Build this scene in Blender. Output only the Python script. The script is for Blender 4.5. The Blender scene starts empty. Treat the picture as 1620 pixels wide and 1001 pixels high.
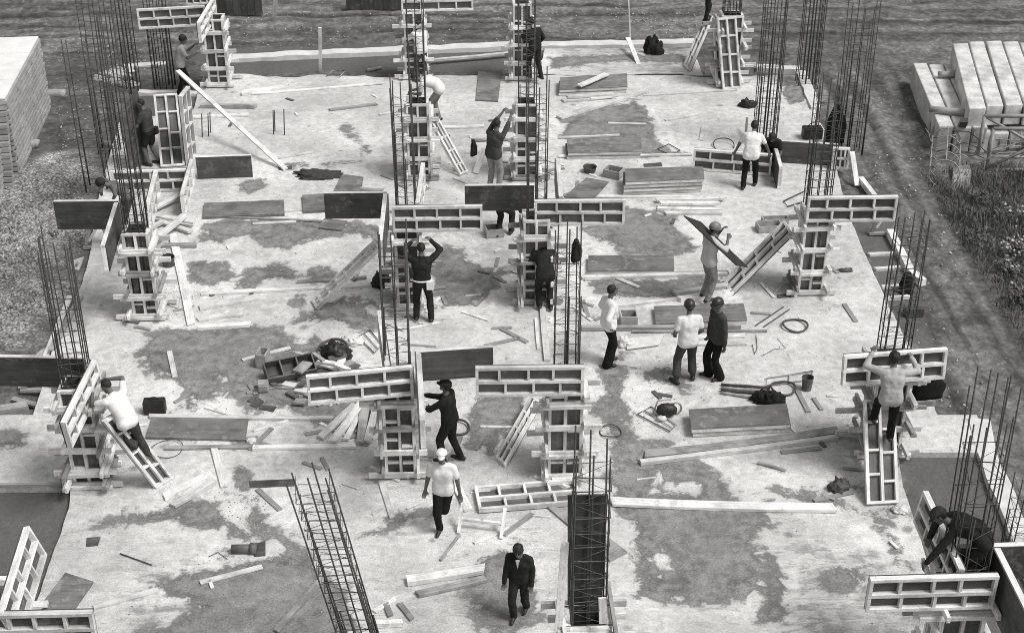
import bpy, bmesh, math, random
import numpy as np
from mathutils import Vector, Matrix
random.seed(7); RNG = np.random.default_rng(7)
C = bpy.context.scene.collection
scn = bpy.context.scene

# ------------------------------------------------------------------ camera, sky, sun, exposure
CAM_H, FPX, PITCH = 15.0, 2312.0, math.radians(30.3)
cam_d = bpy.data.cameras.new('camera'); cam = bpy.data.objects.new('camera', cam_d); C.objects.link(cam)
cam.location = (0, 0, CAM_H); cam.rotation_euler = (math.pi/2 - PITCH, 0, 0)
cam_d.sensor_width = 36; cam_d.lens = 36*FPX/1620; cam_d.clip_end = 6000; cam_d.clip_start = 0.1
scn.camera = cam
SUN_EL, SUN_AZ = math.radians(56), math.radians(116)       # azimuth clockwise from +Y: light from the right, a little from the camera's side
w = bpy.data.worlds.new('World'); scn.world = w; w.use_nodes = True
nt = w.node_tree; nt.nodes.clear()
sky = nt.nodes.new('ShaderNodeTexSky'); sky.sky_type = 'NISHITA'; sky.sun_disc = False
sky.sun_elevation = SUN_EL; sky.sun_rotation = SUN_AZ; sky.air_density = 1.0; sky.dust_density = 4.0
bw = nt.nodes.new('ShaderNodeHueSaturation'); bw.inputs['Saturation'].default_value = 0.04   # black and white photograph
bg = nt.nodes.new('ShaderNodeBackground'); bg.inputs['Strength'].default_value = 0.095
wo = nt.nodes.new('ShaderNodeOutputWorld')
nt.links.new(sky.outputs[0], bw.inputs['Color']); nt.links.new(bw.outputs[0], bg.inputs[0]); nt.links.new(bg.outputs[0], wo.inputs[0])
sd = bpy.data.lights.new('sun', 'SUN'); sd.energy = 2.1; sd.angle = math.radians(20); sd.color = (1, .985, .965)
so = bpy.data.objects.new('sun', sd); C.objects.link(so); so.location = (30, -20, 60)
sdir = Vector((math.sin(SUN_AZ)*math.cos(SUN_EL), math.cos(SUN_AZ)*math.cos(SUN_EL), math.sin(SUN_EL)))
so.rotation_euler = sdir.to_track_quat('Z', 'Y').to_euler()
scn.view_settings.view_transform = 'Standard'; scn.view_settings.look = 'None'
scn.view_settings.exposure = 0.22; scn.view_settings.gamma = 1.0
scn.render.engine = 'CYCLES'; scn.cycles.filter_width = 0.95

# ------------------------------------------------------------------ measuring: photograph pixel -> point on a level or on an upright plane
_c, _s = math.cos(PITCH), math.sin(PITCH)
def ray(px, py):
    u = (px-810)/FPX; v = -(py-500.5)/FPX
    return Vector((u, _c+v*_s, -_s+v*_c))
def G(px, py, z=0.0):
    r = ray(px, py); return Vector((0, 0, CAM_H)) + r*((z-CAM_H)/r.z)
def V(px, py, Y):
    r = ray(px, py); return Vector((0, 0, CAM_H)) + r*(Y/r.y)
YAW = math.radians(2.6)                                     # the building's axes
E1 = Vector((math.cos(YAW), math.sin(YAW), 0)); E2 = Vector((-math.sin(YAW), math.cos(YAW), 0)); E3 = Vector((0, 0, 1))

# ------------------------------------------------------------------ materials
def newmat(name):
    m = bpy.data.materials.new(name); m.use_nodes = True; t = m.node_tree; t.nodes.clear()
    o = t.nodes.new('ShaderNodeOutputMaterial'); b = t.nodes.new('ShaderNodeBsdfPrincipled')
    t.links.new(b.outputs[0], o.inputs[0]); return m, t, b
class N:
    """tiny node helper"""
    def __init__(s, t): s.t = t
    def n(s, typ, **kw):
        x = s.t.nodes.new(typ)
        for k, v in kw.items(): setattr(x, k, v)
        return x
    def put(s, sock, v):
        if hasattr(v, 'is_output'): s.t.links.new(v, sock)
        else: sock.default_value = v
    def math(s, op, a, b=0.0, c=None, clamp=False):
        x = s.n('ShaderNodeMath', operation=op, use_clamp=clamp); s.put(x.inputs[0], a); s.put(x.inputs[1], b)
        if c is not None: s.put(x.inputs[2], c)
        return x.outputs[0]
    def noise(s, vec, scale, detail=4, rough=.55, dist=0):
        x = s.n('ShaderNodeTexNoise'); s.put(x.inputs['Vector'], vec); x.inputs['Scale'].default_value = scale
        x.inputs['Detail'].default_value = detail; x.inputs['Roughness'].default_value = rough; x.inputs['Distortion'].default_value = dist
        return x.outputs[0]
    def vor(s, vec, scale, feature='F1', out=0):
        x = s.n('ShaderNodeTexVoronoi', feature=feature); s.put(x.inputs['Vector'], vec); x.inputs['Scale'].default_value = scale
        return x.outputs[out]
    def scale(s, vec, xyz):
        x = s.n('ShaderNodeMapping'); s.put(x.inputs[0], vec); x.inputs['Scale'].default_value = xyz; return x.outputs[0]
    def pos(s): return s.n('ShaderNodeNewGeometry').outputs['Position']
    def objc(s): return s.n('ShaderNodeTexCoord').outputs['Object']
    def attr(s, name, out='Fac'): return s.n('ShaderNodeAttribute', attribute_name=name).outputs[out]
    def step(s, v, a, b, lo=0.0, hi=1.0):
        x = s.n('ShaderNodeMapRange', interpolation_type='SMOOTHSTEP'); s.put(x.inputs[0], v)
        for i, q in enumerate((a, b, lo, hi)): s.put(x.inputs[i+1], q)
        return x.outputs[0]
    def lin(s, v, a, b, lo, hi):
        x = s.n('ShaderNodeMapRange'); s.put(x.inputs[0], v)
        for i, q in enumerate((a, b, lo, hi)): s.put(x.inputs[i+1], q)
        return x.outputs[0]
    def mix(s, f, a, b):
        x = s.n('ShaderNodeMix', data_type='FLOAT'); s.put(x.inputs[0], f); s.put(x.inputs[2], a); s.put(x.inputs[3], b); return x.outputs[0]
    def grey(s, v, tint=(1, .992, .975)):
        x = s.n('ShaderNodeCombineColor'); 
        for i in range(3): s.put(x.inputs[i], s.math('MULTIPLY', v, tint[i]))
        return x.outputs[0]
    def bump(s, h, strength, dist=.01):
        x = s.n('ShaderNodeBump'); x.inputs['Strength'].default_value = strength; x.inputs['Distance'].default_value = dist
        s.put(x.inputs['Height'], h); return x.outputs[0]

def wood(name, base, grain=.22, rough=.75, streak=(1.6, 26, 26), dirt=.25, spec=.3, splash=0.0, splash_v=.34):
    m, t, b = newmat(name); k = N(t)
    bc = k.attr('bc', 'Vector'); tone = k.attr('tone')
    g = k.noise(k.scale(bc, streak), 1.0, 5, .6, .3)
    d = k.noise(bc, 2.3, 4, .6); kn = k.step(k.vor(k.scale(bc, (1.2, 5, 5)), 1.6), .02, .09, .55, 1)
    f = k.noise(k.pos(), 70, 2, .5)
    v = k.math('MULTIPLY', tone, base)
    v = k.math('MULTIPLY', v, k.lin(g, .25, .75, 1-grain, 1+grain))
    v = k.math('MULTIPLY', v, k.step(d, .3, .62, 1-dirt, 1.0))
    v = k.math('MULTIPLY', v, kn); v = k.math('MULTIPLY', v, k.lin(f, .25, .75, .86, 1.14))
    if splash: v = k.mix(k.math('MULTIPLY', k.step(k.math('ADD', k.noise(k.pos(), 5, 6, .7), k.math('MULTIPLY', k.noise(k.pos(), 1.3, 2, .5), .5)), .80, .92), splash), v, splash_v)
    k.put(b.inputs['Base Color'], k.grey(v)); b.inputs['Roughness'].default_value = rough
    b.inputs['Specular IOR Level'].default_value = spec
    k.put(b.inputs['Normal'], k.bump(g, .25, .004)); return m
def plain(name, base, rough=.7, var=.15, sc=6.0, fine=40, bump=.15, metal=0.0, tone=False, spec=.4):
    m, t, b = newmat(name); k = N(t); p = k.objc()
    a = k.noise(p, sc, 5, .6); f = k.noise(p, fine, 3, .6)
    v = k.math('MULTIPLY', k.lin(a, .34, .66, 1-var, 1+var*.8), base)
    v = k.math('MULTIPLY', v, k.lin(f, .25, .75, 1-var*.6, 1+var*.6))
    if tone: v = k.math('MULTIPLY', v, k.attr('tone'))
    k.put(b.inputs['Base Color'], k.grey(v)); b.inputs['Roughness'].default_value = rough; b.inputs['Metallic'].default_value = metal
    b.inputs['Specular IOR Level'].default_value = spec
    if bump: k.put(b.inputs['Normal'], k.bump(k.math('ADD', a, k.math('MULTIPLY', f, .3)), bump, .02))
    return m
TIMBER = wood('new_timber', .86, .24, dirt=.34, splash=.6, splash_v=.42)
GRIMY = wood('grimy_dark_timber', .15, .4, dirt=.5)
TIMBER_OLD = wood('weathered_timber', .4, .3, dirt=.45)
PLY = wood('dark_coated_plywood', .09, .4, .5, (.8, 16, 16), .4, splash=.5, splash_v=.2)
PLY_IN = wood('plywood_back', .14, .35, .7, (.8, 14, 14), .35, splash=.5, splash_v=.24)
PLY_GREY = wood('grey_plywood', .2, .3, .7, (.7, 12, 12), .4, splash=.55, splash_v=.34)
PLY_EDGE = wood('pale_plywood_edge', .46, .25, .75, (1, 30, 60), .3)
STEEL = plain('rusty_bar_steel', .055, .75, .3, 9, 60, .2)
PLY_DARK = wood('black_coated_plywood', .035, .4, .85, (.8, 16, 16), .35)
COVER = plain('pale_cover_slab', .76, .85, .14, 1.4, 20, .3)
WIRE = plain('tie_wire_steel', .11, .7, .25, 9, 60, 0)
PALE_CLOTH = plain('pale_work_cloth', .52, .95, .12, 8, 90, .5, spec=.15)
PALE_STEEL = plain('pale_rusted_steel', .33, .7, .25, 9, 60, .1)
DARK_CLOTH = plain('dark_work_cloth', .026, .95, .3, 9, 120, .5, spec=.15)
BLACK_CLOTH = plain('black_trouser_cloth', .014, .95, .3, 9, 120, .5, spec=.15)
CHAR_CLOTH = plain('charcoal_cloth', .06, .95, .25, 9, 120, .5, spec=.15)
GREY_CLOTH = plain('grey_cotton_cloth', .24, .95, .18, 9, 120, .5, spec=.15)
LIGHT_CLOTH = plain('light_grey_cloth', .42, .95, .15, 9, 120, .5, spec=.15)
WHITE_CLOTH = plain('white_cotton_cloth', .76, .95, .08, 8, 90, .5, spec=.15)
SKIN = plain('skin', .12, .55, .1, 12, 80, .1)
LIP = plain('lip', .12, .6, .05, 12, 80, 0)
HAIR = plain('dark_hair', .018, .6, .3, 30, 150, .7)
BOOT = plain('dark_leather', .03, .55, .3, 12, 80, .2)
HELMET_D = plain('dark_helmet_plastic', .035, .35, .2, 6, 60, 0)
HELMET_G = plain('grey_helmet_plastic', .2, .4, .15, 6, 60, 0)
LEATHER = plain('black_bag_leather', .022, .5, .35, 10, 70, .3)
RUBBER = plain('hose_rubber', .07, .6, .2, 10, 70, .1)
CONC = plain('cast_concrete', .64, .85, .14, 2.2, 22, .35)
CONC_LIGHT = plain('precast_concrete', .6, .85, .3, 2.4, 18, .6)
BLOCK = plain('hollow_block_clay', .38, .9, .16, 3, 30, .4, tone=True)
STONE = plain('loose_stone', .32, .9, .3, 7, 40, .4, tone=True)
PAPER = plain('pale_paper', .66, .8, .12, 5, 40, .2)
LEAF = plain('dry_leaf', .115, .7, .35, 6, 30, 0, tone=True)
PETAL = plain('white_petal', .4, .8, .1, 6, 30, 0)
PIPE = plain('clay_pipe', .12, .6, .25, 6, 40, .2)

# ------------------------------------------------------------------ mesh building
class MB:
    def __init__(s): s.v = []; s.f = []; s.bc = []; s.tone = []; s.smooth = []
    def add(s, vs, fs, bc=None, tone=1.0, smooth=False):
        o = len(s.v); s.v += [tuple(p) for p in vs]; s.f += [tuple(i+o for i in f) for f in fs]
        s.bc += [tuple(q) for q in (bc if bc is not None else vs)]; s.tone += [tone]*len(vs); s.smooth += [smooth]*len(fs); return s
    def box(s, c, ax, ay, az, tone=1.0):
        """ax, ay, az: half extents as vectors, ax along the grain"""
        c = Vector(c); r = Vector((random.uniform(0, 40), random.uniform(0, 40), random.uniform(0, 40)))
        la, lb, lc = ax.length, ay.length, az.length; vs = []; bc = []
        for i in (-1, 1):
            for j in (-1, 1):
                for k in (-1, 1):
                    vs.append(c+ax*i+ay*j+az*k); bc.append(r+Vector((la*i, lb*j, lc*k)))
        fs = [(0, 1, 3, 2), (4, 6, 7, 5), (0, 4, 5, 1), (2, 3, 7, 6), (0, 2, 6, 4), (1, 5, 7, 3)]
        if ax.cross(ay).dot(az) < 0: fs = [f[::-1] for f in fs]
        return s.add(vs, fs, bc, tone)
    def beam(s, p0, p1, w, t, up=E3, tone=1.0):
        """board from p0 to p1, width w across, thickness t along up; p0, p1 on its centre line"""
        p0, p1 = Vector(p0), Vector(p1); d = p1-p0; sd = d.cross(up)
        if sd.length < 1e-6: sd = d.cross(Vector((0, 1, 0)))
        sd.normalize(); u = sd.cross(d).normalized()
        return s.box((p0+p1)/2, d/2, sd*(w/2), u*(t/2), tone)
    def tube(s, pts, r, n=6, closed=False, tone=1.0):
        pts = [Vector(p) for p in pts]; m = len(pts); vs = []; 
        rr = r if isinstance(r, (list, tuple)) else [r]*m
        ref = None
        for i, p in enumerate(pts):
            a = pts[(i-1) % m] if (closed or i > 0) else p; b = pts[(i+1) % m] if (closed or i < m-1) else p
            d = (b-a).normalized()
            if ref is None: ref = d.cross(E3) if abs(d.z) < .9 else d.cross(Vector((0, 1, 0)))
            ref = (ref-d*ref.dot(d)).normalized(); q = d.cross(ref)
            for k in range(n):
                t = 2*math.pi*k/n; vs.append(p+(ref*math.cos(t)+q*math.sin(t))*rr[i])
        fs = []
        for i in range(m if closed else m-1):
            j = (i+1) % m
            for k in range(n): fs.append((i*n+k, i*n+(k+1) % n, j*n+(k+1) % n, j*n+k))
        if not closed: fs.append(tuple(range(n))[::-1]); fs.append(tuple((m-1)*n+k for k in range(n)))
        return s.add(vs, fs, None, tone, True)
    def blob(s, c, rad, n=10, m=7, jit=0.0, rot=0.0, tone=1.0, flat=None, smooth=True):
        c = Vector(c); vs = []; fs = []; R = Matrix.Rotation(rot, 3, 'Z')
        for i in range(m+1):
            th = math.pi*i/m
            for k in range(n):
                ph = 2*math.pi*k/n; q = Vector((math.sin(th)*math.cos(ph), math.sin(th)*math.sin(ph), math.cos(th)))
                j = 1+random.uniform(-jit, jit); z = q.z*rad[2]*j
                if flat is not None: z = max(z, flat)
                vs.append(c+R @ Vector((q.x*rad[0]*j, q.y*rad[1]*j, z)))
        for i in range(m):
            for k in range(n): fs.append((i*n+k, (i+1)*n+k, (i+1)*n+(k+1) % n, i*n+(k+1) % n))
        return s.add(vs, fs, None, tone, smooth)
    def quadbox(s, top, t, tone=1.0, grain=0):
        """slab under four top corner points, t thick (downwards)"""
        q = [Vector(p) for p in top]; r = Vector((random.uniform(0, 40), random.uniform(0, 40), 0))
        vs = q+[p-E3*t for p in q]; x = (q[1]-q[0]).normalized(); y = E3.cross(x)
        bc = [r+Vector(((p-q[0]).dot(x), (p-q[0]).dot(y), p.z)) for p in vs]
        return s.add(vs, [(0, 1, 2, 3), (7, 6, 5, 4), (0, 4, 5, 1), (1, 5, 6, 2), (2, 6, 7, 3), (3, 7, 4, 0)], bc, tone)
    def build(s, name, mat, parent=None, loc=None):
        org = Vector(loc) if loc is not None else (Vector(parent['_o']) if parent is not None else Vector((0, 0, 0)))
        me = bpy.data.meshes.new(name)
        me.from_pydata([tuple(Vector(p)-org) for p in s.v], [], s.f); me.update()
        a = me.attributes.new('bc', 'FLOAT_VECTOR', 'POINT'); a.data.foreach_set('vector', [x for q in s.bc for x in q])
        a = me.attributes.new('tone', 'FLOAT', 'POINT'); a.data.foreach_set('value', s.tone)
        me.polygons.foreach_set('use_smooth', s.smooth)
        for m_ in (mat if isinstance(mat, (list, tuple)) else [mat]): me.materials.append(m_)
        o = bpy.data.objects.new(name, me); C.objects.link(o)
        if parent is not None: o.parent = parent; o['_o'] = parent['_o']
        else: o.location = org; o['_o'] = tuple(org)
        return o
ALL = []
def tag(o, label, cat, group=None, kind=None):
    if label: o['label'] = label
    if cat: o['category'] = cat
    if group: o['group'] = group
    if kind: o['kind'] = kind
    return o
def thing(name, label, cat, loc, group=None):
    o = bpy.data.objects.new(name, None); C.objects.link(o); o.empty_display_size = .2
    o.location = loc; o['_o'] = tuple(loc); return tag(o, label, cat, group)
def rt(a=.82, b=1.08): return random.uniform(a, b)

# value noise and polygon distance (numpy), used for the ground's own relief and for stains
def vnoise(x, y, seed=0):
    xi = np.floor(x).astype(np.int64); yi = np.floor(y).astype(np.int64); xf = x-xi; yf = y-yi
    def h(i, j):
        n = (i*374761393+j*668265263+seed*1442695041) & 0xffffffff; n = ((n ^ (n >> 13))*1274126177) & 0xffffffff
        return ((n ^ (n >> 16)) & 0xffff)/65535.0
    u = xf*xf*(3-2*xf); v = yf*yf*(3-2*yf)
    return (h(xi, yi)*(1-u)+h(xi+1, yi)*u)*(1-v)+(h(xi, yi+1)*(1-u)+h(xi+1, yi+1)*u)*v
def fbm(x, y, o=4, seed=0): return sum(vnoise(x*2**i, y*2**i, seed+i)*.5**(i+1) for i in range(o))
def polysd(X, Y, poly):
    """signed distance to a polygon, positive inside"""
    d = np.full(X.shape, 1e9); ins = np.zeros(X.shape, bool); n = len(poly)
    for i in range(n):
        ax, ay = poly[i]; bx, by = poly[(i+1) % n]; ex, ey = bx-ax, by-ay
        t = np.clip(((X-ax)*ex+(Y-ay)*ey)/(ex*ex+ey*ey+1e-9), 0, 1)
        d = np.minimum(d, np.hypot(X-ax-t*ex, Y-ay-t*ey))
        c = (ay > Y) != (by > Y); ins ^= c & (X < (bx-ax)*(Y-ay)/(by-ay+1e-12)+ax)
    return np.where(ins, d, -d)
def gp(pts, z=0.0): return [tuple(G(x, y, z).xy) for x, y in pts]
# ------------------------------------------------------------------ the setting: slab
STRIPS = [
 [(77, 862, 1096), (119, 852, 1112)],
 [(119, 322, 1263), (147, 313, 1278), (172, 306, 1290), (186, 300, 1292)],
 [(186, 192, 1292), (215, 182, 1310), (300, 158, 1332), (347, 150, 1346), (401, 143, 1368), (449, 130, 1390), (547, 84, 1438), (600, 70, 1462), (656, 52, 1484)],
 [(656, -80, 1545), (716, -80, 1568)],
 [(716, -80, 1421), (771, -80, 1428)],
 [(771, 112, 1428), (804, 109, 1440), (904, 75, 1472), (936, 64, 1482), (1001, 42, 1503), (1200, -25, 1565)]]
DAMP_AND_SHADE = [  # dark damp patches on the slab, plus shade painted beneath the beams
 [(207, 563), (228, 548), (236, 530), (262, 518), (300, 524), (345, 516), (400, 512), (445, 520), (470, 545), (500, 575), (560, 590), (600, 600), (600, 690), (520, 680), (480, 650), (430, 640), (395, 655), (370, 625), (355, 600), (340, 625), (300, 650), (275, 655), (295, 620), (285, 605), (240, 600), (245, 592), (225, 590), (220, 570)],
 [(312, 384), (330, 352), (360, 345), (420, 350), (500, 350), (560, 352), (612, 360), (610, 384), (560, 372), (510, 375), (475, 386), (440, 396), (420, 388), (395, 372), (370, 375), (350, 384)],
 [(295, 425), (300, 413), (335, 410), (358, 418), (362, 440), (340, 450), (305, 446)],
 [(372, 455), (380, 440), (405, 418), (440, 415), (468, 420), (470, 440), (450, 446), (420, 444), (395, 460)],
 [(485, 430), (500, 424), (530, 430), (525, 443), (495, 446)],
 [(462, 478), (468, 466), (480, 466), (488, 474), (478, 481)],
 [(468, 510), (500, 484), (545, 468), (600, 492), (606, 520), (560, 520), (520, 508), (490, 516)],
 [(466, 560), (480, 545), (495, 528), (510, 534), (520, 560), (500, 580)],
 [(690, 396), (700, 388), (720, 390), (740, 410), (775, 424), (803, 424), (812, 432), (790, 446), (770, 462), (755, 482), (740, 491), (700, 486), (684, 476)],
 [(918, 362), (940, 345), (985, 325), (1030, 335), (1065, 342), (1075, 370), (1120, 395), (1060, 402), (985, 402), (955, 382)],
 [(885, 190), (960, 168), (1010, 158), (1030, 185), (1040, 225), (1062, 246), (1020, 250), (890, 217)],
 [(930, 444), (1000, 440), (1080, 440), (1140, 438), (1145, 460), (1060, 470), (990, 470), (940, 462)],  # shade beneath the beams, painted as a dark patch
 [(950, 580), (985, 566), (990, 590), (980, 650), (1010, 690), (990, 735), (960, 700), (952, 660), (930, 650), (955, 620)],
 [(1005, 600), (1060, 575), (1105, 600), (1080, 620), (1020, 610)],
 [(744, 640), (780, 618), (835, 622), (828, 660), (800, 690), (770, 720), (736, 700)],
 [(985, 740), (965, 720), (1000, 700), (1060, 700), (1110, 735), (1150, 765), (1165, 790), (1205, 795), (1225, 835), (1195, 845), (1190, 865), (1212, 890), (1195, 930), (1130, 955), (1000, 942), (1012, 905), (1005, 870), (998, 830), (968, 800), (960, 760)],
 [(235, 932), (280, 905), (330, 902), (400, 882), (470, 868), (510, 880), (540, 930), (565, 1001), (580, 1100), (190, 1100), (205, 1001), (260, 990), (300, 960), (270, 945)],
 [(150, 835), (170, 822), (200, 812), (270, 800), (300, 785), (325, 792), (345, 812), (405, 846), (395, 858), (340, 838), (270, 834), (190, 824)],
 [(1376, 810), (1395, 808), (1420, 850), (1438, 900), (1425, 905), (1400, 860)],
 [(1205, 862), (1235, 880), (1250, 940), (1235, 990), (1205, 985)],
 [(1300, 915), (1340, 890), (1375, 905), (1360, 930), (1310, 935)],
 [(1200, 768), (1225, 775), (1250, 780), (1280, 800), (1330, 800), (1335, 790), (1290, 785), (1240, 776)],
 [(385, 285), (420, 283), (415, 300), (400, 308), (385, 305)],
 [(340, 560), (380, 560), (380, 575), (340, 575)],
 [(380, 695), (420, 690), (420, 705), (370, 705)],
 [(1235, 120), (1262, 118), (1285, 172), (1260, 168), (1232, 155)],
 [(865, 90), (1090, 85), (1095, 100), (1000, 96), (950, 98), (870, 110)],
 [(0, 680), (40, 682), (45, 705), (10, 712), (-40, 700)],
 [(755, 880), (800, 860), (830, 900), (850, 980), (800, 1010), (760, 990), (740, 930)],
]
BRIGHT = [
 [(1032, 748), (1045, 745), (1052, 760), (1100, 765), (1102, 776), (1060, 775), (1038, 784), (1028, 780), (1045, 770)],
 [(1036, 878), (1050, 868), (1060, 880), (1066, 902), (1050, 905), (1038, 893)],
 [(985, 600), (1060, 610), (1070, 640), (1010, 650), (990, 640)],
]
STREAK = [([(320, 800), (412, 852)], .1), ([(1055, 728), (1110, 760), (1225, 795)], .09), ([(405, 846), (470, 862), (545, 905)], .1), ([(345, 870), (440, 893)], .07), ([(1230, 770), (1330, 800), (1440, 812)], .1), ([(880, 330), (950, 380)], .1),
          ([(740, 786), (715, 800), (640, 815), (600, 838), (555, 852)], .12), ([(545, 200), (560, 225), (590, 235), (560, 255), (500, 262), (440, 260)], .16),
          ([(985, 560), (975, 600), (990, 650), (995, 700)], .18), ([(375, 745), (400, 800), (412, 850)], .25), ([(845, 445), (900, 450)], .2),
          ([(1000, 220), (1045, 240), (1100, 244)], .1), ([(640, 600), (600, 640)], .12), ([(1245, 782), (1400, 775)], .1)]
MOTT = [([(-50, 775), (1480, 765), (1560, 1150), (-200, 1150)], .62), ([(200, 880), (560, 860), (600, 1150), (100, 1150)], 1.0), ([(1180, 760), (1480, 900), (1500, 1150), (1180, 1150)], .95), ([(620, 860), (900, 830), (980, 1150), (600, 1150)], .7), ([(860, 60), (1110, 60), (1110, 125), (850, 125)], .95),
        ([(940, 560), (1120, 560), (1130, 720), (940, 720)], .5), ([(430, 130), (620, 130), (620, 290), (430, 290)], .45), ([(690, 480), (830, 480), (830, 560), (690, 560)], .3),
        ([(870, 70), (1160, 70), (1170, 180), (870, 170)], .45), ([(110, 780), (420, 780), (420, 900), (100, 900)], .45), ([(240, 430), (320, 430), (320, 510), (240, 510)], .6),
        ([(420, 760), (620, 760), (620, 860), (420, 860)], .4)]
def slab():
    vs, fs = [], []
    def y_of(py): return G(810, py).y
    for st in STRIPS:
        yb, yf = y_of(st[0][0]), y_of(st[-1][0]); n = max(2, int((yb-yf)/.12)); m = 118
        ys = np.linspace(yb, yf, n+1); sy = [y_of(a[0]) for a in st][::-1]
        xl = np.interp(ys, sy, [G(a[1], a[0]).x for a in st][::-1]); xr = np.interp(ys, sy, [G(a[2], a[0]).x for a in st][::-1])
        wob = (fbm(ys*3, ys*0, 3, 5)-.45)*.05
        o = len(vs)
        for i in range(n+1):
            for j in range(m+1):
                x_ = xl[i]+wob[i]+(xr[i]-xl[i]-wob[i]+wob[n-i])*j/m; back = 0.0
                if i == 0 and st is STRIPS[1]: back = max(-.16, float(fbm(np.array([x_*.9]), np.array([3.0]), 4, 12)[0]-.5)*.7)
                vs.append((x_, ys[i]+min(back, .1), 0))
        for i in range(n):
            for j in range(m): a = o+i*(m+1)+j; fs.append((a, a+m+1, a+m+2, a+1))
        for js, fl in ((0, 0), (m, 1)):                       # side faces of the slab
            q = len(vs)
            for i in range(n+1): p = vs[o+i*(m+1)+js]; vs.append((p[0], p[1], -.5))
            for i in range(n):
                a, b = o+i*(m+1)+js, o+(i+1)*(m+1)+js; f = (a, q+i, q+i+1, b); fs.append(f if not fl else f[::-1])
        for i, off, fl in ((0, -.003, 1), (n, .003, 0)):
            q = len(vs)
            for j in range(m+1): p = vs[o+i*(m+1)+j]; vs.append((p[0], p[1]+off, -.001)); vs.append((p[0], p[1]+off, -.5))
            for j in range(m): f = (q+2*j, q+2*j+1, q+2*j+3, q+2*j+2); fs.append(f if not fl else f[::-1])
    me = bpy.data.meshes.new('concrete_slab'); me.from_pydata(vs, [], fs); me.update()
    A = np.array(vs); X, Y = A[:, 0], A[:, 1]
    d = np.full(X.shape, -9.0)
    for p in DAMP_AND_SHADE: d = np.maximum(d, polysd(X, Y, gp(p)))
    for pts, wd in STREAK:
        q = gp(pts); e = np.full(X.shape, 9.0)
        for (ax, ay), (bx, by) in zip(q, q[1:]):
            t = np.clip(((X-ax)*(bx-ax)+(Y-ay)*(by-ay))/((bx-ax)**2+(by-ay)**2), 0, 1); e = np.minimum(e, np.hypot(X-ax-t*(bx-ax), Y-ay-t*(by-ay)))
        d = np.maximum(d, wd*.75-e-.05)
    for p in BRIGHT: d = np.minimum(d, -polysd(X, Y, gp(p)))
    mo = np.full(X.shape, .15)
    for p, v in MOTT: mo = np.maximum(mo, v*np.clip(polysd(X, Y, gp(p))/1.0+.5, 0, 1))
    for px, py in ((143, 770), (635, 757), (893, 757), (1396, 722), (232, 505), (648, 488), (848, 482), (1281, 467), (664, 284), (833, 284), (926, 1100)):
        q = G(px, py); mo = np.maximum(mo, .75*np.clip(1.5-np.hypot(X-q.x, Y-q.y)/1.1, 0, 1))
    for nm, arr in (('damp', d), ('mott', mo)):  # damp also carries the shade painted beneath the beams
        a = me.attributes.new(nm, 'FLOAT', 'POINT'); a.data.foreach_set('value', arr.astype(np.float32))
    m, t, b = newmat('floor_concrete'); k = N(t); P = k.pos()
    n1 = k.noise(P, 1.3, 7, .66, .6); n2 = k.noise(P, 5.5, 6, .65, .3); n3 = k.noise(P, 30, 5, .7); n4 = k.noise(P, .5, 4, .6); n5 = k.noise(P, 75, 3, .75)
    ns = k.noise(k.scale(P, (.9, 3.0, 1)), 2.2, 6, .68, .8)
    e = k.math('ADD', k.attr('damp'), k.math('ADD', k.math('MULTIPLY', k.math('SUBTRACT', n1, .5), 1.25), k.math('MULTIPLY', k.math('SUBTRACT', n2, .5), .6)))
    e = k.math('ADD', e, k.math('MULTIPLY', k.math('SUBTRACT', n3, .5), .3))
    crisp = k.math('MULTIPLY', k.step(e, -.06, .07), k.lin(n2, .36, .66, 1.0, .86))
    mo_ = k.attr('mott')
    grime = k.math('ADD', k.math('MULTIPLY', n1, .35), k.math('ADD', k.math('MULTIPLY', n2, .3), k.math('MULTIPLY', ns, .35)))
    soft = k.step(grime, k.math('SUBTRACT', .57, k.math('MULTIPLY', mo_, .13)), k.math('SUBTRACT', .66, k.math('MULTIPLY', mo_, .09)))
    light = k.math('MULTIPLY', k.lin(n4, .36, .64, .48, .67), k.lin(n2, .34, .66, .78, 1.14))
    light = k.math('MULTIPLY', light, k.lin(n3, .32, .68, .82, 1.14)); light = k.math('MULTIPLY', light, k.math('ADD', 1, k.math('MULTIPLY', k.math('MULTIPLY', k.step(e, -.75, -.2), k.step(e, .0, -.12)), .17)))
    smear = k.step(ns, .57, .66); light = k.mix(k.math('MULTIPLY', smear, .5), light, .8)
    sp = k.step(k.vor(P, 11), .04, .17, .4, 1.0); spm = k.step(n1, .46, .6); light = k.math('MULTIPLY', light, k.mix(spm, 1.0, sp))
    dv = k.n('ShaderNodeTexVoronoi'); k.put(dv.inputs['Vector'], P); dv.inputs['Scale'].default_value = 1.7
    dc = k.n('ShaderNodeSeparateColor'); k.put(dc.inputs[0], dv.outputs['Color'])
    drip = k.step(k.math('ADD', dv.outputs[0], k.math('MULTIPLY', n3, .16)), k.math('ADD', .12, k.math('MULTIPLY', dc.outputs[1], .22)), k.math('ADD', .06, k.math('MULTIPLY', dc.outputs[1], .1)))
    light = k.math('MULTIPLY', light, k.mix(k.math('MULTIPLY', drip, k.step(dc.outputs[0], .45, .6)), 1.0, .5))
    foot = k.step(k.vor(k.scale(P, (3.6, 1.6, 1)), 1.0), .16, .1); light = k.math('MULTIPLY', light, k.mix(k.math('MULTIPLY', foot, k.step(n1, .5, .6)), 1.0, .72))
    dark = k.math('MULTIPLY', k.lin(n1, .36, .64, .13, .235), k.lin(n3, .32, .68, .7, 1.32))
    dark = k.math('MULTIPLY', dark, k.lin(n2, .34, .66, .84, 1.2)); dark = k.math('MULTIPLY', dark, k.step(e, .03, .35, .82, 1.08))
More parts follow.
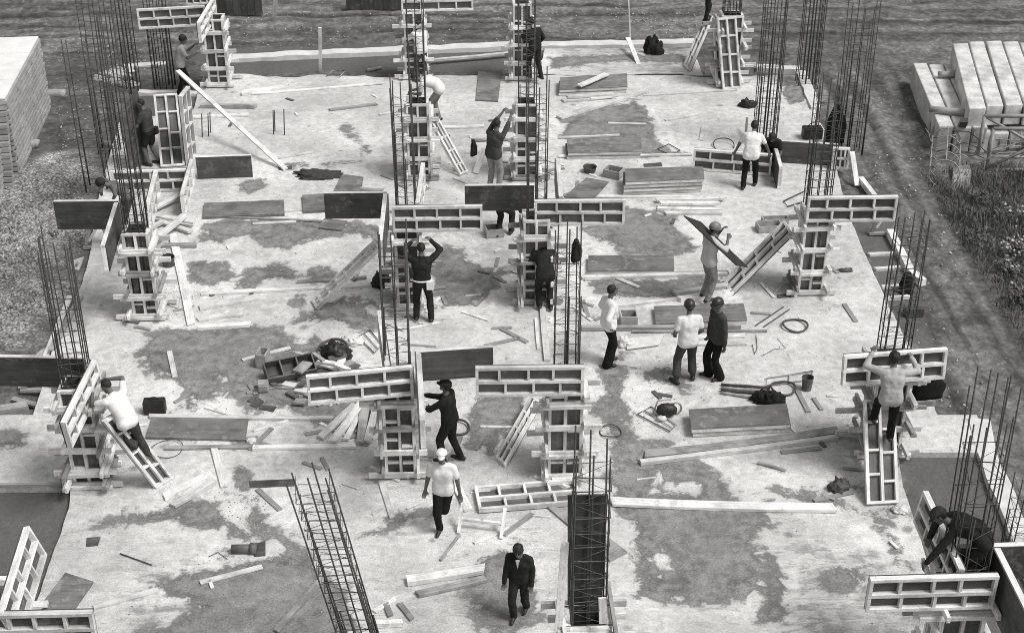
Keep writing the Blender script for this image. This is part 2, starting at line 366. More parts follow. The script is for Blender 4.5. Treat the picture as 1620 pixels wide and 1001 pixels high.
    v = k.mix(k.math('MULTIPLY', soft, k.math('ADD', .3, k.math('MULTIPLY', mo_, .55))), light, k.math('MULTIPLY', dark, 1.25)); v = k.mix(crisp, v, dark)
    v = k.math('MULTIPLY', v, k.lin(n5, .34, .66, .78, 1.22))
    k.put(b.inputs['Base Color'], k.grey(v)); k.put(b.inputs['Roughness'], k.mix(crisp, .9, .72)); b.inputs['Specular IOR Level'].default_value = .3
    k.put(b.inputs['Normal'], k.bump(k.math('ADD', n2, k.math('MULTIPLY', n3, .6)), .5, .025))
    me.materials.append(m); o = bpy.data.objects.new('concrete_slab', me); C.objects.link(o); o['kind'] = 'structure'
slab()

# ------------------------------------------------------------------ the setting: ground
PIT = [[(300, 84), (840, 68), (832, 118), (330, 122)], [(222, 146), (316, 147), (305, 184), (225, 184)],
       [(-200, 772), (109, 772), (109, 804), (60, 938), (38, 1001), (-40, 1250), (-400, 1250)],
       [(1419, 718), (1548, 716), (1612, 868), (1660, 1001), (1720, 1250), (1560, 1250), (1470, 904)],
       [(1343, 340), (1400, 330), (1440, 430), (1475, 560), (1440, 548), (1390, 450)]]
GRAV = [(-120, 235), (50, 262), (90, 240), (150, 260), (158, 310), (140, 370), (110, 440), (50, 560), (-140, 640)]
GRASS = [(1468, 296), (1530, 275), (1700, 262), (1760, 330), (1760, 640), (1680, 600), (1600, 500), (1560, 430), (1505, 355)]
def ground():
    def axis(a, b, st, far):
        c = list(np.arange(a, b+1e-6, st)); g = []; q = st; p = b
        while p < far: q *= 1.35; p += q; g.append(p)
        h = []; q = st; p = a
        while p > -far: q *= 1.35; p -= q; h.append(p)
        return np.array(h[::-1]+c+g)
    xs, ys = axis(-19, 19, .16, 2500), axis(11.5, 50, .16, 2500)
    X, Y = np.meshgrid(xs, ys); sh = X.shape; X, Y = X.ravel(), Y.ravel(); far = np.clip((np.hypot(X, Y-28)-40)/60, 0, 1)
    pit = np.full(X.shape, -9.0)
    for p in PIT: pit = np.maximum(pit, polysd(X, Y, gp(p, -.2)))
    gr = polysd(X, Y, gp(GRAV, -.15)); gs = polysd(X, Y, gp(GRASS, -.1))
    rough = (fbm(X*1.1, Y*1.1, 5, 3)-.48)*.22+(fbm(X*5, Y*5, 2, 9)-.4)*.05
    pm = np.clip(pit/.25+.5, 0, 1); gm = np.clip(gs/.8+.4, 0, 1)
    rut = lambda u, p0, wd: -.07*np.exp(-((u-p0)/wd)**2)+.045*np.exp(-((np.abs(u-p0)-wd*1.9)/(wd*.8))**2)
    uy = Y+.35*np.sin(X*.17)+.12*np.sin(X*.6); track = sum(rut(uy, c_, .16) for c_ in (42.9, 43.3, 44.5, 45.0, 46.4, 46.8, 48.2))*np.clip((Y-41.8)/.6, 0, 1)*(1-far)
    ux = X+.25*np.sin(Y*.22)+.08*np.sin(Y*.8); lane = sum(rut(ux, c_, .15) for c_ in (8.6, 9.0, 9.7, 10.2, 10.5, 11.5))*np.clip((42-Y)/3, 0, 1)*(1-far)
    relief = (rough + track + lane) * (1 - pm * .85) * (1 - far)
    Z = relief - .1 + pm * .0; fade = np.clip((fbm(X*.35, Y*.35, 3, 31)-.3)*2.4, 0, 1); clods = (fbm(X*2.6, Y*2.6, 3, 33)-.45)*.07*(1-pm)*(1-far); Z = Z + clods - (track + lane) * (1 - pm * .85) * (1 - far) * (1 - fade)
    inslab = np.maximum.reduce([polysd(X, Y, gp([(a[1], a[0]) for a in s]+[(a[2], a[0]) for a in s[::-1]])) for s in STRIPS])
    Z = np.where(inslab > .25, -.6, np.where(inslab > -.2, np.minimum(Z, -.1), Z))
    vs = np.stack([X, Y, Z], 1); ny, nx = sh
    idx = np.arange(ny*nx).reshape(ny, nx); fs = np.stack([idx[:-1, :-1], idx[:-1, 1:], idx[1:, 1:], idx[1:, :-1]], -1).reshape(-1, 4)
    me = bpy.data.meshes.new('ground'); me.from_pydata(vs.tolist(), [], fs.tolist()); me.update()
    me.polygons.foreach_set('use_smooth', [True]*len(fs))
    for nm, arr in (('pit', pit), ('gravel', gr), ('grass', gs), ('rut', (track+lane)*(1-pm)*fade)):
        a = me.attributes.new(nm, 'FLOAT', 'POINT'); a.data.foreach_set('value', arr.astype(np.float32))
    m, t, b = newmat('trodden_soil'); k = N(t); P = k.pos()
    n1 = k.noise(P, .45, 6, .66, .5); n2 = k.noise(P, 2.6, 7, .68, .4); n3 = k.noise(P, 16, 4, .6); n4 = k.noise(P, 60, 3, .6)
    st = k.noise(k.scale(P, (.1, 2.2, 1)), 1.0, 2, .5, .4); sl = k.noise(k.scale(P, (2.4, .1, 1)), 1.0, 2, .5, .4); clod = k.vor(P, 6.5); mud = k.noise(P, 9, 3, .6, 1.0)
    soil = k.math('MULTIPLY', k.lin(n1, .34, .66, .085, .155), k.lin(n2, .33, .67, .6, 1.45)); soil = k.math('MULTIPLY', soil, k.lin(mud, .3, .7, .74, 1.28)); soil = k.math('MULTIPLY', soil, k.lin(clod, .1, .7, 1.14, .78))
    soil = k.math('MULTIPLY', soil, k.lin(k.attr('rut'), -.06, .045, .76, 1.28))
    yy = k.n('ShaderNodeSeparateXYZ'); k.put(yy.inputs[0], P)
    soil = k.math('MULTIPLY', soil, k.mix(k.step(yy.outputs[0], 7.2, 8.4), 1.0, k.mix(k.step(yy.outputs[1], 38, 42), k.lin(sl, .34, .66, .66, 1.5), 1.0)))
    soil = k.math('MULTIPLY', soil, k.mix(k.step(yy.outputs[1], 40, 43), 1.0, k.lin(st, .34, .66, .62, 1.55)))
    chip = k.step(k.vor(P, 5.5), .05, .10, 1, 0); chm = k.step(k.math('ADD', n2, k.math('MULTIPLY', n1, .5)), .74, .86); soil = k.mix(k.math('MULTIPLY', chip, chm), soil, .5)
    gv = k.vor(P, 19); gc = k.n('ShaderNodeTexVoronoi'); k.put(gc.inputs['Vector'], P); gc.inputs['Scale'].default_value = 19
    s3 = k.n('ShaderNodeSeparateColor'); k.put(s3.inputs[0], gc.outputs['Color'])
    grav = k.math('MULTIPLY', k.lin(s3.outputs[0], 0, 1, .14, .42), k.step(gv, .75, .3, .45, 1.0)); grav = k.math('MULTIPLY', grav, k.lin(n2, .3, .7, .6, 1.25))
    grav = k.math('MULTIPLY', grav, k.lin(n1, .36, .64, .85, 1.8)); gm_ = k.step(k.math('ADD', k.attr('gravel'), k.math('MULTIPLY', k.math('SUBTRACT', n1, .5), 3)), -.5, .6)
    v = k.mix(gm_, soil, grav)
    v = k.mix(k.step(k.math('ADD', k.attr('grass'), k.math('MULTIPLY', k.math('SUBTRACT', n2, .5), 2)), -.3, .5), v, k.math('MULTIPLY', soil, .7))
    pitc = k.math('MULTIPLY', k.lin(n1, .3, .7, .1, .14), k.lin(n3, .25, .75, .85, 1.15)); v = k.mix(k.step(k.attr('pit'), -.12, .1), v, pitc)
    v = k.math('MULTIPLY', v, k.lin(n4, .3, .7, .82, 1.18))
    k.put(b.inputs['Base Color'], k.grey(v)); b.inputs['Roughness'].default_value = .95; b.inputs['Specular IOR Level'].default_value = .2
    k.put(b.inputs['Normal'], k.bump(k.math('ADD', k.math('MULTIPLY', n2, 1.0), k.math('ADD', k.math('MULTIPLY', mud, .4), k.math('SUBTRACT', 1, k.math('MULTIPLY', clod, .45)))), .55, .06))
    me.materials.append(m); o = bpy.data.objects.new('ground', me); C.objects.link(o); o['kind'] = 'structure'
ground()

def rough_strip(name, pts, wd, z, h, mat, label, cat, group=None, seg=.35, kind=None):
    """a low cast strip along measured points, its edges uneven"""
    b = MB(); q = [Vector(p) for p in pts]; P = []
    for a, c in zip(q, q[1:]):
        n = max(1, int((c-a).length/seg)); P += [a.lerp(c, i/n) for i in range(n)]
    P.append(q[-1]); vs = []; fs = []
    for i, p in enumerate(P):
        d = (P[min(i+1, len(P)-1)]-P[max(i-1, 0)]).normalized(); sd = d.cross(E3)
        a, c = wd/2+random.uniform(-.025, .025), wd/2+random.uniform(-.025, .025); t = h+random.uniform(-.02, .02)
        for o_, zz in ((-a-.03, z), (-a, z+t), (c, z+t), (c+.03, z)): vs.append(Vector((p.x, p.y, 0))+sd*o_+E3*zz)
    for i in range(len(P)-1):
        for j in range(3): fs.append((i*4+j, i*4+4+j, i*4+5+j, i*4+j+1))
    fs.append((0, 1, 2, 3)); n = len(P)*4; fs.append((n-1, n-2, n-3, n-4)); b.add(vs, [f[::-1] for f in fs])
    o = b.build(name, mat, loc=Vector((q[0].x, q[0].y, z))); tag(o, label, cat, group, kind); return o
ST = dict(kind='structure')
def curb(pts, wd, h, label): rough_strip('concrete_curb', [G(x, y, 0) for x, y in pts], wd, -.5, .5+h, CONC, label, 'curb', 'concrete edge strips round the slab')
curb([(355, 91), (640, 78), (792, 72), (1104, 67)], .42, .03, 'long pale concrete curb running across the back of the slab')
curb([(195, 101), (262, 97)], .3, -.04, 'short pale curb behind the cages at the back left')
curb([(1198, 104), (1266, 109)], .3, .02, 'short pale curb closing the pit behind the tall cage at the back right')
curb([(1266, 114), (1291, 174)], .28, .06, 'sloping pale curb on the right side of the back right pit')
curb([(1549, 664), (1560, 712), (1616, 850), (1660, 960)], .34, .02, 'pale concrete curb along the right side of the deep front right pit')
curb([(218, 143), (318, 145)], .2, -.02, 'thin concrete curb behind the dark pit at the back left')
curb([(205, 187), (300, 185)], .14, .0, 'thin pale curb in front of the dark pit at the back left')
# ------------------------------------------------------------------ framed formwork panels
def panel_parts(parent, O, U, W, Nn, ft=.085, rail=.052, ply=True, studs=None, in_part=False, rungs=None, old=False):
    """frame (and plywood) of a panel: corner O, edges U (long) and W (short), frame on the Nn side"""
    U, W, Nn = Vector(U), Vector(W), Vector(Nn).normalized(); L, wd = U.length, W.length; u, w_ = U/L, W/wd
    b = MB(); h = Nn*(ft/2); wm = TIMBER_OLD if old else TIMBER
    for f in (rail/2/wd+random.uniform(0, .006), .5+random.uniform(-.015, .015), 1-rail/2/wd-random.uniform(0, .006)):
        if rungs and f == .5: continue
        rw = rail*.85 if f == .5 else rail
        b.box(O+W*f+U/2+h*(.96 if f == .5 else 1)+u*random.uniform(-.006, .006), U/2, w_*(rw/2)*random.uniform(.9, 1.08), h*(.96 if f == .5 else 1), rt(.74, 1.1))
    for f in (.024/L, 1-.024/L): b.box(O+U*f+W/2+h*.98, w_*(wd/2-rail), u*.024, h*.98, rt(.85, 1.05))
    if rungs:
        for i in range(rungs): b.box(O+U*((i+.7)/(rungs+.4))+W/2+h*.9, w_*(wd/2-rail), u*.024, h*.8, rt(.8, 1.05))
    else:
        for row in (0, 1):
            for f in (studs or (.25, .5, .75)):
                ff = f+(.02 if row else -.012)+random.uniform(-.025, .025)
                b.box(O+U*ff+W*(.25+.5*row)+h*.94, w_*(wd/4-rail*.7), u*.021, h*.94, rt(.78, 1.02))
    fr = b.build('form_panel' if in_part else 'frame', wm, parent)
    if ply:
        p = MB(); p.box(O+U/2+W/2-Nn*.011, U/2*.998, W/2*.998, Nn*.0095, rt(.75, 1.15)); pl = p.build('plywood_sheet', PLY, fr if in_part else parent)
        q = MB(); q.box(O+U/2+W/2+Nn*.004, U/2*.97, W/2*.93, Nn*.003, rt(.7, 1.2)); q.build('plywood_back', PLY_IN, fr if in_part else parent)
    return fr
def wing(label, a, b, z, side, z2=None, drop=.56, tilt=0.0, group='framed wall form panels fixed round the column heads', ply=True):
    """upright panel by its top edge a-b (pixels) at level z; frame on the left (+1) or right (-1) looking from a to b"""
    P0, P1 = G(a[0], a[1], z), G(b[0], b[1], z if z2 is None else z2); U = P1-P0
    left = E3.cross(U).normalized(); Nn = left*side; W = (-E3*math.cos(tilt)+Nn*math.sin(tilt))*drop; W = W-U.normalized()*W.dot(U.normalized()); W = W.normalized()*drop
    Nn = U.cross(W).normalized(); Nn = Nn if Nn.dot(left*side) > 0 else -Nn
    t = thing('formwork_panel', label, 'form panel', (P0+P1)/2+W, group)
    panel_parts(t, P0, U, W, Nn, ply=ply); return t
LEANS = {}
def lean(key, label, bl, br, tl, tr, L=1.8, ply=True, flip=False, rungs=None, group='panels leaning as ladders', z0=0.0, name='formwork_panel', cat='form panel', zt=None):
    """panel standing on its short edge bl-br (pixels on the slab) and leaning to tl-tr; its length fixes the level of the top"""
    B0, B1 = G(*bl, z0), G(*br, z0); best = zt
    if best is None:
        best = min((abs(((G(*tl, z)-B0).length+(G(*tr, z)-B1).length)/2-L), z) for z in np.arange(.15, 2.2, .02))[1]
    T0, T1 = G(*tl, best), G(*tr, best); U = ((B0-T0)+(B1-T1))/2; W = ((T1-T0)+(B1-B0))/2
    O = (T0+T1+B0+B1)/4-U/2-W/2; Nn = U.cross(W).normalized()
    toc = Vector((0, 0, CAM_H))-O
    if Nn.dot(toc) < 0: Nn = -Nn
    if flip: Nn = -Nn
    t = thing(name, label, cat, (B0+B1)/2, group); panel_parts(t, O, U, W, Nn, ply=ply, rungs=rungs)
    LEANS[key] = (O, U, W, Nn); return t

# ------------------------------------------------------------------ column forms with their clamp boards
COLS = {}
def column(key, label, px, py, w_=.54, d=.54, h=1.93, levels=(.09, .56, 1.06, 1.56), reach=.2, skip=(), top_open=True, z0=0.0, ft=.07):
    base = G(px, py, z0); cen = base+E2*(d/2); t = thing('column_form', label, 'column form', cen, 'column forms standing on the slab')
    COLS[key] = (cen, h)
    for i, (dx, dy) in enumerate(((0, -1), (1, 0), (0, 1), (-1, 0))):
        if i in skip: continue
        Nn = E1*dx+E2*dy; sd = E3.cross(Nn); half = (w_ if dy else d)/2; off = (d if dy else w_)/2-ft
        half_ = half-(0 if dy else ft+.02)
        O = cen+Nn*off-sd*half_+E3*h
        panel_parts(t, O, -E3*(h-.01), sd*(2*half_), Nn, ft=ft, rail=.05, in_part=True, studs=(.17, .33, .5, .66, .83)[::2] if random.random() < .5 else (.22, .42, .62, .82))
    for li, z in enumerate(levels):
        for i, (dx, dy) in enumerate(((0, -1), (0, 1), (1, 0), (-1, 0))):
            if (i == 0 and 0 in skip): continue
            Nn = E1*dx+E2*dy; sd = E3.cross(Nn); off = (d if dy else w_)/2+.028
            zz = z+(0 if dy else .105)+random.uniform(-.015, .015); ln = (w_ if dy else d)/2+reach+random.uniform(-.06, .1)
            sh = random.uniform(-.07, .07); b = MB()
            c = cen+Nn*off+sd*sh+E3*zz; tl = sd*ln+E3*random.uniform(-.012, .012)
            b.box(c, tl, E3*.048, Nn*.025, rt(.72, 1.1))
            if random.random() < .6: b.box(c+Nn*.053-E3*.03+sd*random.uniform(-.1, .1), sd*(ln-.1), E3*.03, Nn*.025, rt(.7, 1.05))
            b.build('clamp_board', TIMBER if random.random() < .8 else TIMBER_OLD, t)
    return t
column('A0', 'column form on the left slab edge, a long dark panel reaching left behind it', 143, 770, levels=(.07, .33, .75, 1.25, 1.6), reach=.26)
column('B1', 'column form just behind the man in the white cap, under the long framed panel', 635, 757)
column('C1', 'column form with many pale clamp boards standing just behind the flat open frame', 893, 757, w_=.58)
column('D1', 'column form at the right edge hidden behind the man on the sloping panel', 1396, 722, w_=.6, levels=(.12, .6, 1.1, 1.6), reach=.32)
column('A1', 'column form at left centre beside the heap of offcut boards', 232, 505, w_=.52)
column('B2', 'column form in the middle at which the dark clothed man raises both arms', 648, 488, w_=.5, reach=.3)
column('C2', 'column form with a narrow ladder and a stooping man in dark overalls', 848, 482, w_=.54, reach=.28)
column('D2', 'tall column form on the right touched by the long slanting framed panel', 1281, 467, w_=.54)
column('B3', 'column form with the white shirted man bent over its open top', 664, 284, w_=.54)
column('C3', 'column form gripped by the man in grey shirt seen from behind', 833, 284, w_=.54)
column('A4', 'column form at the back left corner carrying a box of framed panels', 347, 138, w_=.56)
column('B4', 'column form at the back, a man in white standing before it behind a cage', 657, 125, w_=.54)
column('C4', 'slim column form at the back with a man in dark clothes leaning on it', 826, 128, w_=.52, h=2.2)
column('D4', 'column form at the back right behind two upright leaning panels', 1152, 132, w_=.6, reach=.32)
column('C0', 'column form at the bottom edge from which a dark upright sheet and cage rise', 926, 1176, w_=.6, reach=.25, h=2.05, levels=(.5, 1.1, 1.75, 1.98))
column('D0', 'column form in the bottom right corner under a wide framed panel', 1499, 1108, w_=.62, reach=.3, h=1.95, levels=(.6, 1.15, 1.65))
column('A00', 'column form at the bottom left corner, mostly outside the picture', -15, 1175, w_=.56, reach=.2, h=1.9, levels=(.6, 1.2))

# ------------------------------------------------------------------ panels fixed at the column heads
wing('framed panel in mid foreground jutting left over the fan of loose boards', (484, 592), (652, 576), 2.32, -1)
wing('dark faced panel right of the man in the dark cap, plain side to the viewer', (664, 557), (780, 549), 2.32, 1)
wing('panel seen edge on, left of the cage of the middle foreground column', (604, 490), (617, 578), 2.32, -1)
wing('panel seen edge on, pointing at the man in the white cap', (658, 556), (664, 664), 2.32, 1)
wing('framed panel above the column form in mid foreground with many pale clamps', (752, 578), (924, 576), 2.32, -1)
wing('framed panel above the head of the dark clothed man raising both arms', (620, 325), (763, 323), 2.36, -1)
wing('dark faced panel at centre left above a small tilted plywood piece', (512, 306), (612, 305), 2.36, 1)
wing('panel seen edge on above the open ladder at centre left', (613, 306), (605, 380), 2.36, -1)
wing('panel seen edge on leading back to the column with the bent man in white', (666, 257), (657, 321), 2.36, 1)
wing('framed panel above the narrow ladder, right of the dark faced one', (846, 315), (989, 314), 2.36, -1)
wing('dark faced panel hiding the body of the bent worker at centre', (735, 294), (845, 293), 2.36, 1)
wing('panel seen edge on behind the two side bars of the centre right cage', (879, 250), (884, 311), 2.36, 1)
wing('dark faced panel far left before the bare chested man', (84, 319), (187, 318), 2.2, 1, drop=.62)
wing('dark plywood panel pointing to the viewer at left centre', (187, 320), (166, 388), 2.2, -1)
wing('steep framed panel to the right of the left centre cage', (243, 269), (227, 335), 2.2, 1)
wing('long dark faced panel running out of the left edge of the picture', (-30, 564), (133, 567), 2.25, 1)
wing('slanting framed panel that the bending man in white T-shirt nails', (145, 568), (95, 668), 2.3, 1, z2=2.05)
wing('framed panel held up by the man in the grey shirt on the right', (1334, 560), (1497, 548), 2.35, -1, tilt=.12)
wing('framed panel at the right jutting out over the slab edge', (1278, 310), (1420, 308), 2.3, -1)
wing('wide framed panel in the bottom right corner', (1375, 911), (1578, 905), 2.36, -1)
wing('framed panel lying back from the corner, over which the man in the dark cap reaches', (1469, 776), (1527, 900), 2.36, -1, tilt=.12)
wing('dark faced panel seen edge on at the bottom right border', (1571, 862), (1632, 985), 2.36, 1, drop=.8)
wing('dark plywood panel at the right border behind the bottom right cage', (1520, 866), (1650, 862), 2.36, 1)
wing('framed panel in the bottom left corner below the helmet', (-30, 967), (147, 963), 2.3, -1)
wing('slanting framed panel standing in the pit at the bottom left', (37, 833), (-6, 970), 2.3, 1, tilt=.3)
wing('framed panel along the top edge of the picture above the thin cage', (634, -13), (748, -16), 2.45, -1)
wing('framed panel high at the top left behind the rebar bars', (216, 14), (324, 8), 2.3, -1)
wing('sharply receding framed panel at the top left corner column', (336, -6), (311, 36), 2.3, 1)
wing('dark backed panel at the very top edge, upper left', (293, -9), (338, -12), 2.3, -1)
FLOOR = 'form panels standing on edge on the slab'
wing('framed panel standing on the slab behind the left centre cage', (176, 269), (296, 266), .57, -1, group=FLOOR)
wing('framed panel on edge on the slab, next to the dark panel at left', (300, 252), (284, 308), .57, 1, group=FLOOR)
wing('dark faced panel standing alone on the slab at the foot of the long slanting plank', (309, 249), (397, 246), .57, 1, group=FLOOR)
wing('framed panel on the slab that the man in the white shirt lifts at the right', (1098, 234), (1222, 243), .57, -1, group=FLOOR)
wing('panel seen edge on by the right hand of the man in white shirt', (1223, 228), (1233, 264), .57, 1, group=FLOOR)
wing('dark faced panel standing on the slab below the black tool bag at the right', (1230, 223), (1326, 229), .57, 1, group=FLOOR)
wing('short framed panel at the slab edge below the hanging dark coat', (1318, 232), (1345, 233), .57, -1, group=FLOOR)
# ------------------------------------------------------------------ leaning panels and ladders
lean('A0', 'sloping framed panel carrying the bending man in white T-shirt', (247, 778), (265, 746), (155, 658), (193, 655))
RUNGED = dict(name='site_ladder', cat='ladder', group='timber ladders leaning on the column forms', ply=False)
lean('B2', 'open slatted ladder of pale timber leaning at centre left', (498, 476), (503, 491), (596, 382), (606, 393), rungs=7, L=2.0, **RUNGED)
lean('B3', 'steep pale ladder under the white shirted man bent over a column', (729, 285), (736, 268), (672, 180), (690, 186), rungs=4, L=1.8, **RUNGED)
lean('C1', 'narrow framed panel leaning left of the column in mid foreground', (790, 722), (795, 746), (836, 634), (860, 636))
lean('D1', 'framed panel sloping towards the viewer, the man in grey shirt stands on it', (1371, 799), (1419, 796), (1363, 634), (1415, 632))
lean('D2', 'long slanting framed panel leaning on the right hand column form', (1149, 448), (1157, 467), (1243, 351), (1256, 372))
lean('D4a', 'upright framed panel leaning on the back right column, frame fully in view', (1142, 141), (1172, 138), (1133, 29), (1163, 26), L=2.0)
lean('D4b', 'upright framed panel half hidden behind another at the back right', (1133, 139), (1155, 137), (1126, 29), (1150, 27), L=2.0)
lean('D4c', 'steep narrow panel leaning left of the back right column', (1084, 103), (1092, 116), (1121, 22), (1130, 26), L=2.0)
lean('C2', 'narrow ladder at which the stooping man in dark overalls stands', (846, 487), (872, 485), (842, 375), (868, 372), rungs=4, L=2.0, **RUNGED)
lean('A3a', 'upright framed panel at left with all eight of its cells in view', (255, 266), (293, 263), (243, 152), (281, 150), L=2.0)
lean('A3b', 'tall framed panel set at right angles beside the one with eight cells', (293, 264), (308, 243), (283, 151), (294, 137), L=2.0, flip=False)
# flat open frame on the slab
def flat_frame(label, tl, tr, br, bl, z=.1):
    a, b, c, d = (G(*q, z) for q in (tl, tr, br, bl)); U = ((b-a)+(c-d))/2; W = ((d-a)+(c-b))/2; O = (a+b+c+d)/4-U/2-W/2
    t = thing('flat_frame', label, 'form panel', (a+b+c+d)/4-E3*z); panel_parts(t, O-E3*.085, U, W, E3, ply=True); return t
flat_frame('framed panel lying flat on the slab in front of the middle foreground column', (751, 768), (909, 756), (922, 792), (757, 805))

# ------------------------------------------------------------------ reinforcement cages
def cage(label, base, w_, d, z0, z1, nx=3, ny=2, step=.2, top=(0, 0), r=.0112, jit=.35, yaw=YAW, pair=.5, zig=True):
    """standing cage: vertical bars round a rectangle, stirrups with bracing wires"""
    base = Vector(base); ex = Vector((math.cos(yaw), math.sin(yaw), 0)); ey = Vector((-math.sin(yaw), math.cos(yaw), 0)); tp = Vector((top[0], top[1], 0))
    t = thing('rebar_cage', label, 'rebar cage', (base.x, base.y, z0), 'reinforcement cages of the columns')
    P = [(-1+2*i/(nx-1), s) for i in range(nx) for s in (-1, 1)]+[(s, -1+2*j/(ny+1)) for j in range(1, ny+1) for s in (-1, 1)]
    if nx == 2: P = [(-1, -1), (1, -1), (-1, 1), (1, 1)]+[(s, 0) for s in (-1, 1) for _ in range(ny > 0)]
    def at(u, v, z):
        f = (z-z0)/(z1-z0); return base+ex*(u*w_/2)+ey*(v*d/2)+E3*z+tp*f
    for u, v in P:
        ze = z1-random.uniform(0, jit); lean_ = Vector((random.uniform(-.05, .05), random.uniform(-.05, .05), 0)); b = MB()
        b.tube([at(u, v, z0), at(u, v, (z0+ze)/2)+lean_*.3, at(u, v, ze)+lean_], r, 6)
        if random.random() < pair:
            zm = z0+(ze-z0)*random.uniform(.35, .75); b.tube([at(u, v, z0)+ex*r*2, at(u, v, zm)+ex*r*2], r, 6)
        b.build('bar', STEEL, t)
    z = z0+.1; k = 0
    while z < z1-jit-.1:
        b = MB(); q = [at(-1, -1, z), at(1, -1, z), at(1, 1, z), at(-1, 1, z)]; dz = [E3*random.uniform(-.03, .03) for _ in range(4)]
        b.tube([p+e for p, e in zip(q, dz)], (.0055), 5, closed=True)
        if zig:
            z2 = min(z+step, z1-jit); s_ = 1 if k % 2 else -1
            b.tube([at(-s_, -1, z), at(s_, -1, z2)], .0045, 4); b.tube([at(-1, s_, z), at(-1, -s_, z2)], .0045, 4); b.tube([at(1, s_, z), at(1, -s_, z2)], .0045, 4)
        b.build('stirrup', WIRE, t); z += step*random.uniform(.8, 1.2); k += 1
    return t
def ccage(key, label, z1, top=(0, 0), w_=.36, d=.34, **kw):
    c, h = COLS[key]; return cage(label, c, w_, d, .25, z1, top=top, **kw)
ccage('A0', 'rebar cage rising from the column form at the left slab edge', 4.75, w_=.42, nx=3)
ccage('B1', 'rebar cage with thick bundled corner bars in the middle foreground column', 4.75, nx=3, ny=1, pair=.9, w_=.4)
ccage('C1', 'rebar cage of three thick front bars, a dark jacket hung on it', 4.9, nx=3, ny=0, pair=.6, w_=.38)
ccage('B2', 'rebar cage left of centre in front of the man bent over a column', 5.0, nx=3, ny=1, pair=.9)
ccage('C2', 'rebar cage at centre right with two heavy side bars', 5.05, nx=3, ny=0, pair=.9)
ccage('D1', 'rebar cage standing behind the panel held by the man in grey shirt', 4.75, w_=.46, d=.4, nx=4, ny=1)
ccage('D2', 'rebar cage rising from the right hand column form beside the slanting panel', 4.8, nx=4, w_=.44, d=.4)
ccage('A1', 'very tall rebar cage of the left centre column', 6.5, w_=.42, d=.42, nx=4, ny=1, jit=.9)
ccage('B3', 'tall rebar cage between the two men in white shirts near the top', 5.4, nx=3, ny=1, pair=.9)
ccage('C3', 'rebar cage rising behind the column form gripped by the man in grey shirt', 5.5, nx=3, ny=0)
ccage('D4', 'rebar cage inside the back right column, cut by the top of the picture', 4.2, nx=4, w_=.44)
ccage('C0', 'rebar cage standing before the dark upright sheet at the bottom edge', 5.0, w_=.46, d=.3, nx=3, ny=0, step=.22)
c0, _h = COLS['D0']
cage('tall dense rebar cage in the bottom right corner', c0, .46, .42, .3, 5.3, nx=4, ny=2, step=.3, top=(.12, .5), jit=1.2)
b0 = G(613, 1176)+E2*.25
cage('leaning rebar cage tilting to the left in the foreground', b0, .42, .36, -.05, 4.5, nx=3, ny=1, step=.15, top=(-.82, .0), pair=.9, jit=.3)
cage('tall rebar cage standing in the trench at far left', G(158, 312, -.3), .5, .42, -.3, 4.3, nx=2, ny=0, step=.2, jit=.5, top=(-.05, 0))
cage('tall rebar cage left of the dark upright board', G(176, 238, -.1), .55, .4, -.2, 4.9, nx=3, ny=0, jit=.7)
cage('thin rebar cage behind the dark upright board at upper left', G(210, 150, -.2), .4, .4, -.3, 5.2, nx=3, ny=0, jit=.4)
cage('dense rebar cage behind the head of the man with the slanting plank, upper left', G(262, 148, -.3), .5, .4, -.3, 5.0, nx=4, ny=0, jit=.4)
cage('tall rebar cage behind the man in white shirt at the right', G(1208, 226), .5, .42, 0, 5.2, nx=4, ny=1, jit=.3)
cage('tall rebar cage at the right slab edge with a dark coat hung inside', G(1340, 240), .6, .5, 0, 4.2, nx=4, ny=1, jit=.9)
cage('tall rebar cage beyond the right slab edge at the back', G(1276, 132), .55, .4, -.2, 5.2, nx=4, ny=1, jit=.8)
cage('low rebar cage at the far right border', G(1606, 890, -.3), .4, .4, -.3, 2.2, nx=2, ny=1, jit=.6)
def stub(label, pts):
    for x, y0, y1 in pts:
        p = G(x, y0); b = MB(); b.tube([p, V(x-1, y1, p.y)], .014, 6); o = b.build('rebar_stub', STEEL, loc=p)
        tag(o, label, 'rebar stub', 'bare bars standing up from the slab')
stub('short bare bar standing up from the slab left of the long slanting plank', [(320, 217, 180), (330, 216, 180), (333, 210, 178)])
stub('short bare bar standing up from the pale slab right of the long slanting plank', [(433, 213, 175), (435, 208, 175), (450, 214, 173)])

# dark upright sheet and boards above the bottom column
def sheet(name, label, cat, corners, t, mat, group=None):
    q = [Vector(p) for p in corners]; Nn = (q[1]-q[0]).cross(q[3]-q[0]).normalized(); b = MB()
    r = Vector((random.uniform(0, 30), 0, 0)); x = (q[1]-q[0]).normalized(); y = Nn.cross(x); vs = q+[p-Nn*t for p in q]
    bc = [r+Vector(((p-q[0]).dot(y), (p-q[0]).dot(x), 0)) for p in vs]
    b.add(vs, [(0, 1, 2, 3), (7, 6, 5, 4), (0, 4, 5, 1), (1, 5, 6, 2), (2, 6, 7, 3), (3, 7, 4, 0)], bc, rt(.85, 1.1))
    o = b.build(name, mat, loc=min(q, key=lambda p: p.z)); return tag(o, label, cat, group)
c0, h0 = COLS['C0']; yb = c0.y+.2
sheet('plywood_sheet', 'tall dark plywood sheet standing behind the bars at the bottom edge', 'plywood sheet', [V(898, 978, yb), V(951, 978, yb), V(962, 783, yb), V(898, 784, yb)], .03, PLY)
def board3(label, p0, p1, w_, t, up=E3, mat=None, cat='board', name='board', group=None):
    b = MB(); b.beam(p0, p1, w_, t, up, rt()); o = b.build(name, mat or TIMBER, loc=Vector(p0)); return tag(o, label, cat, group)
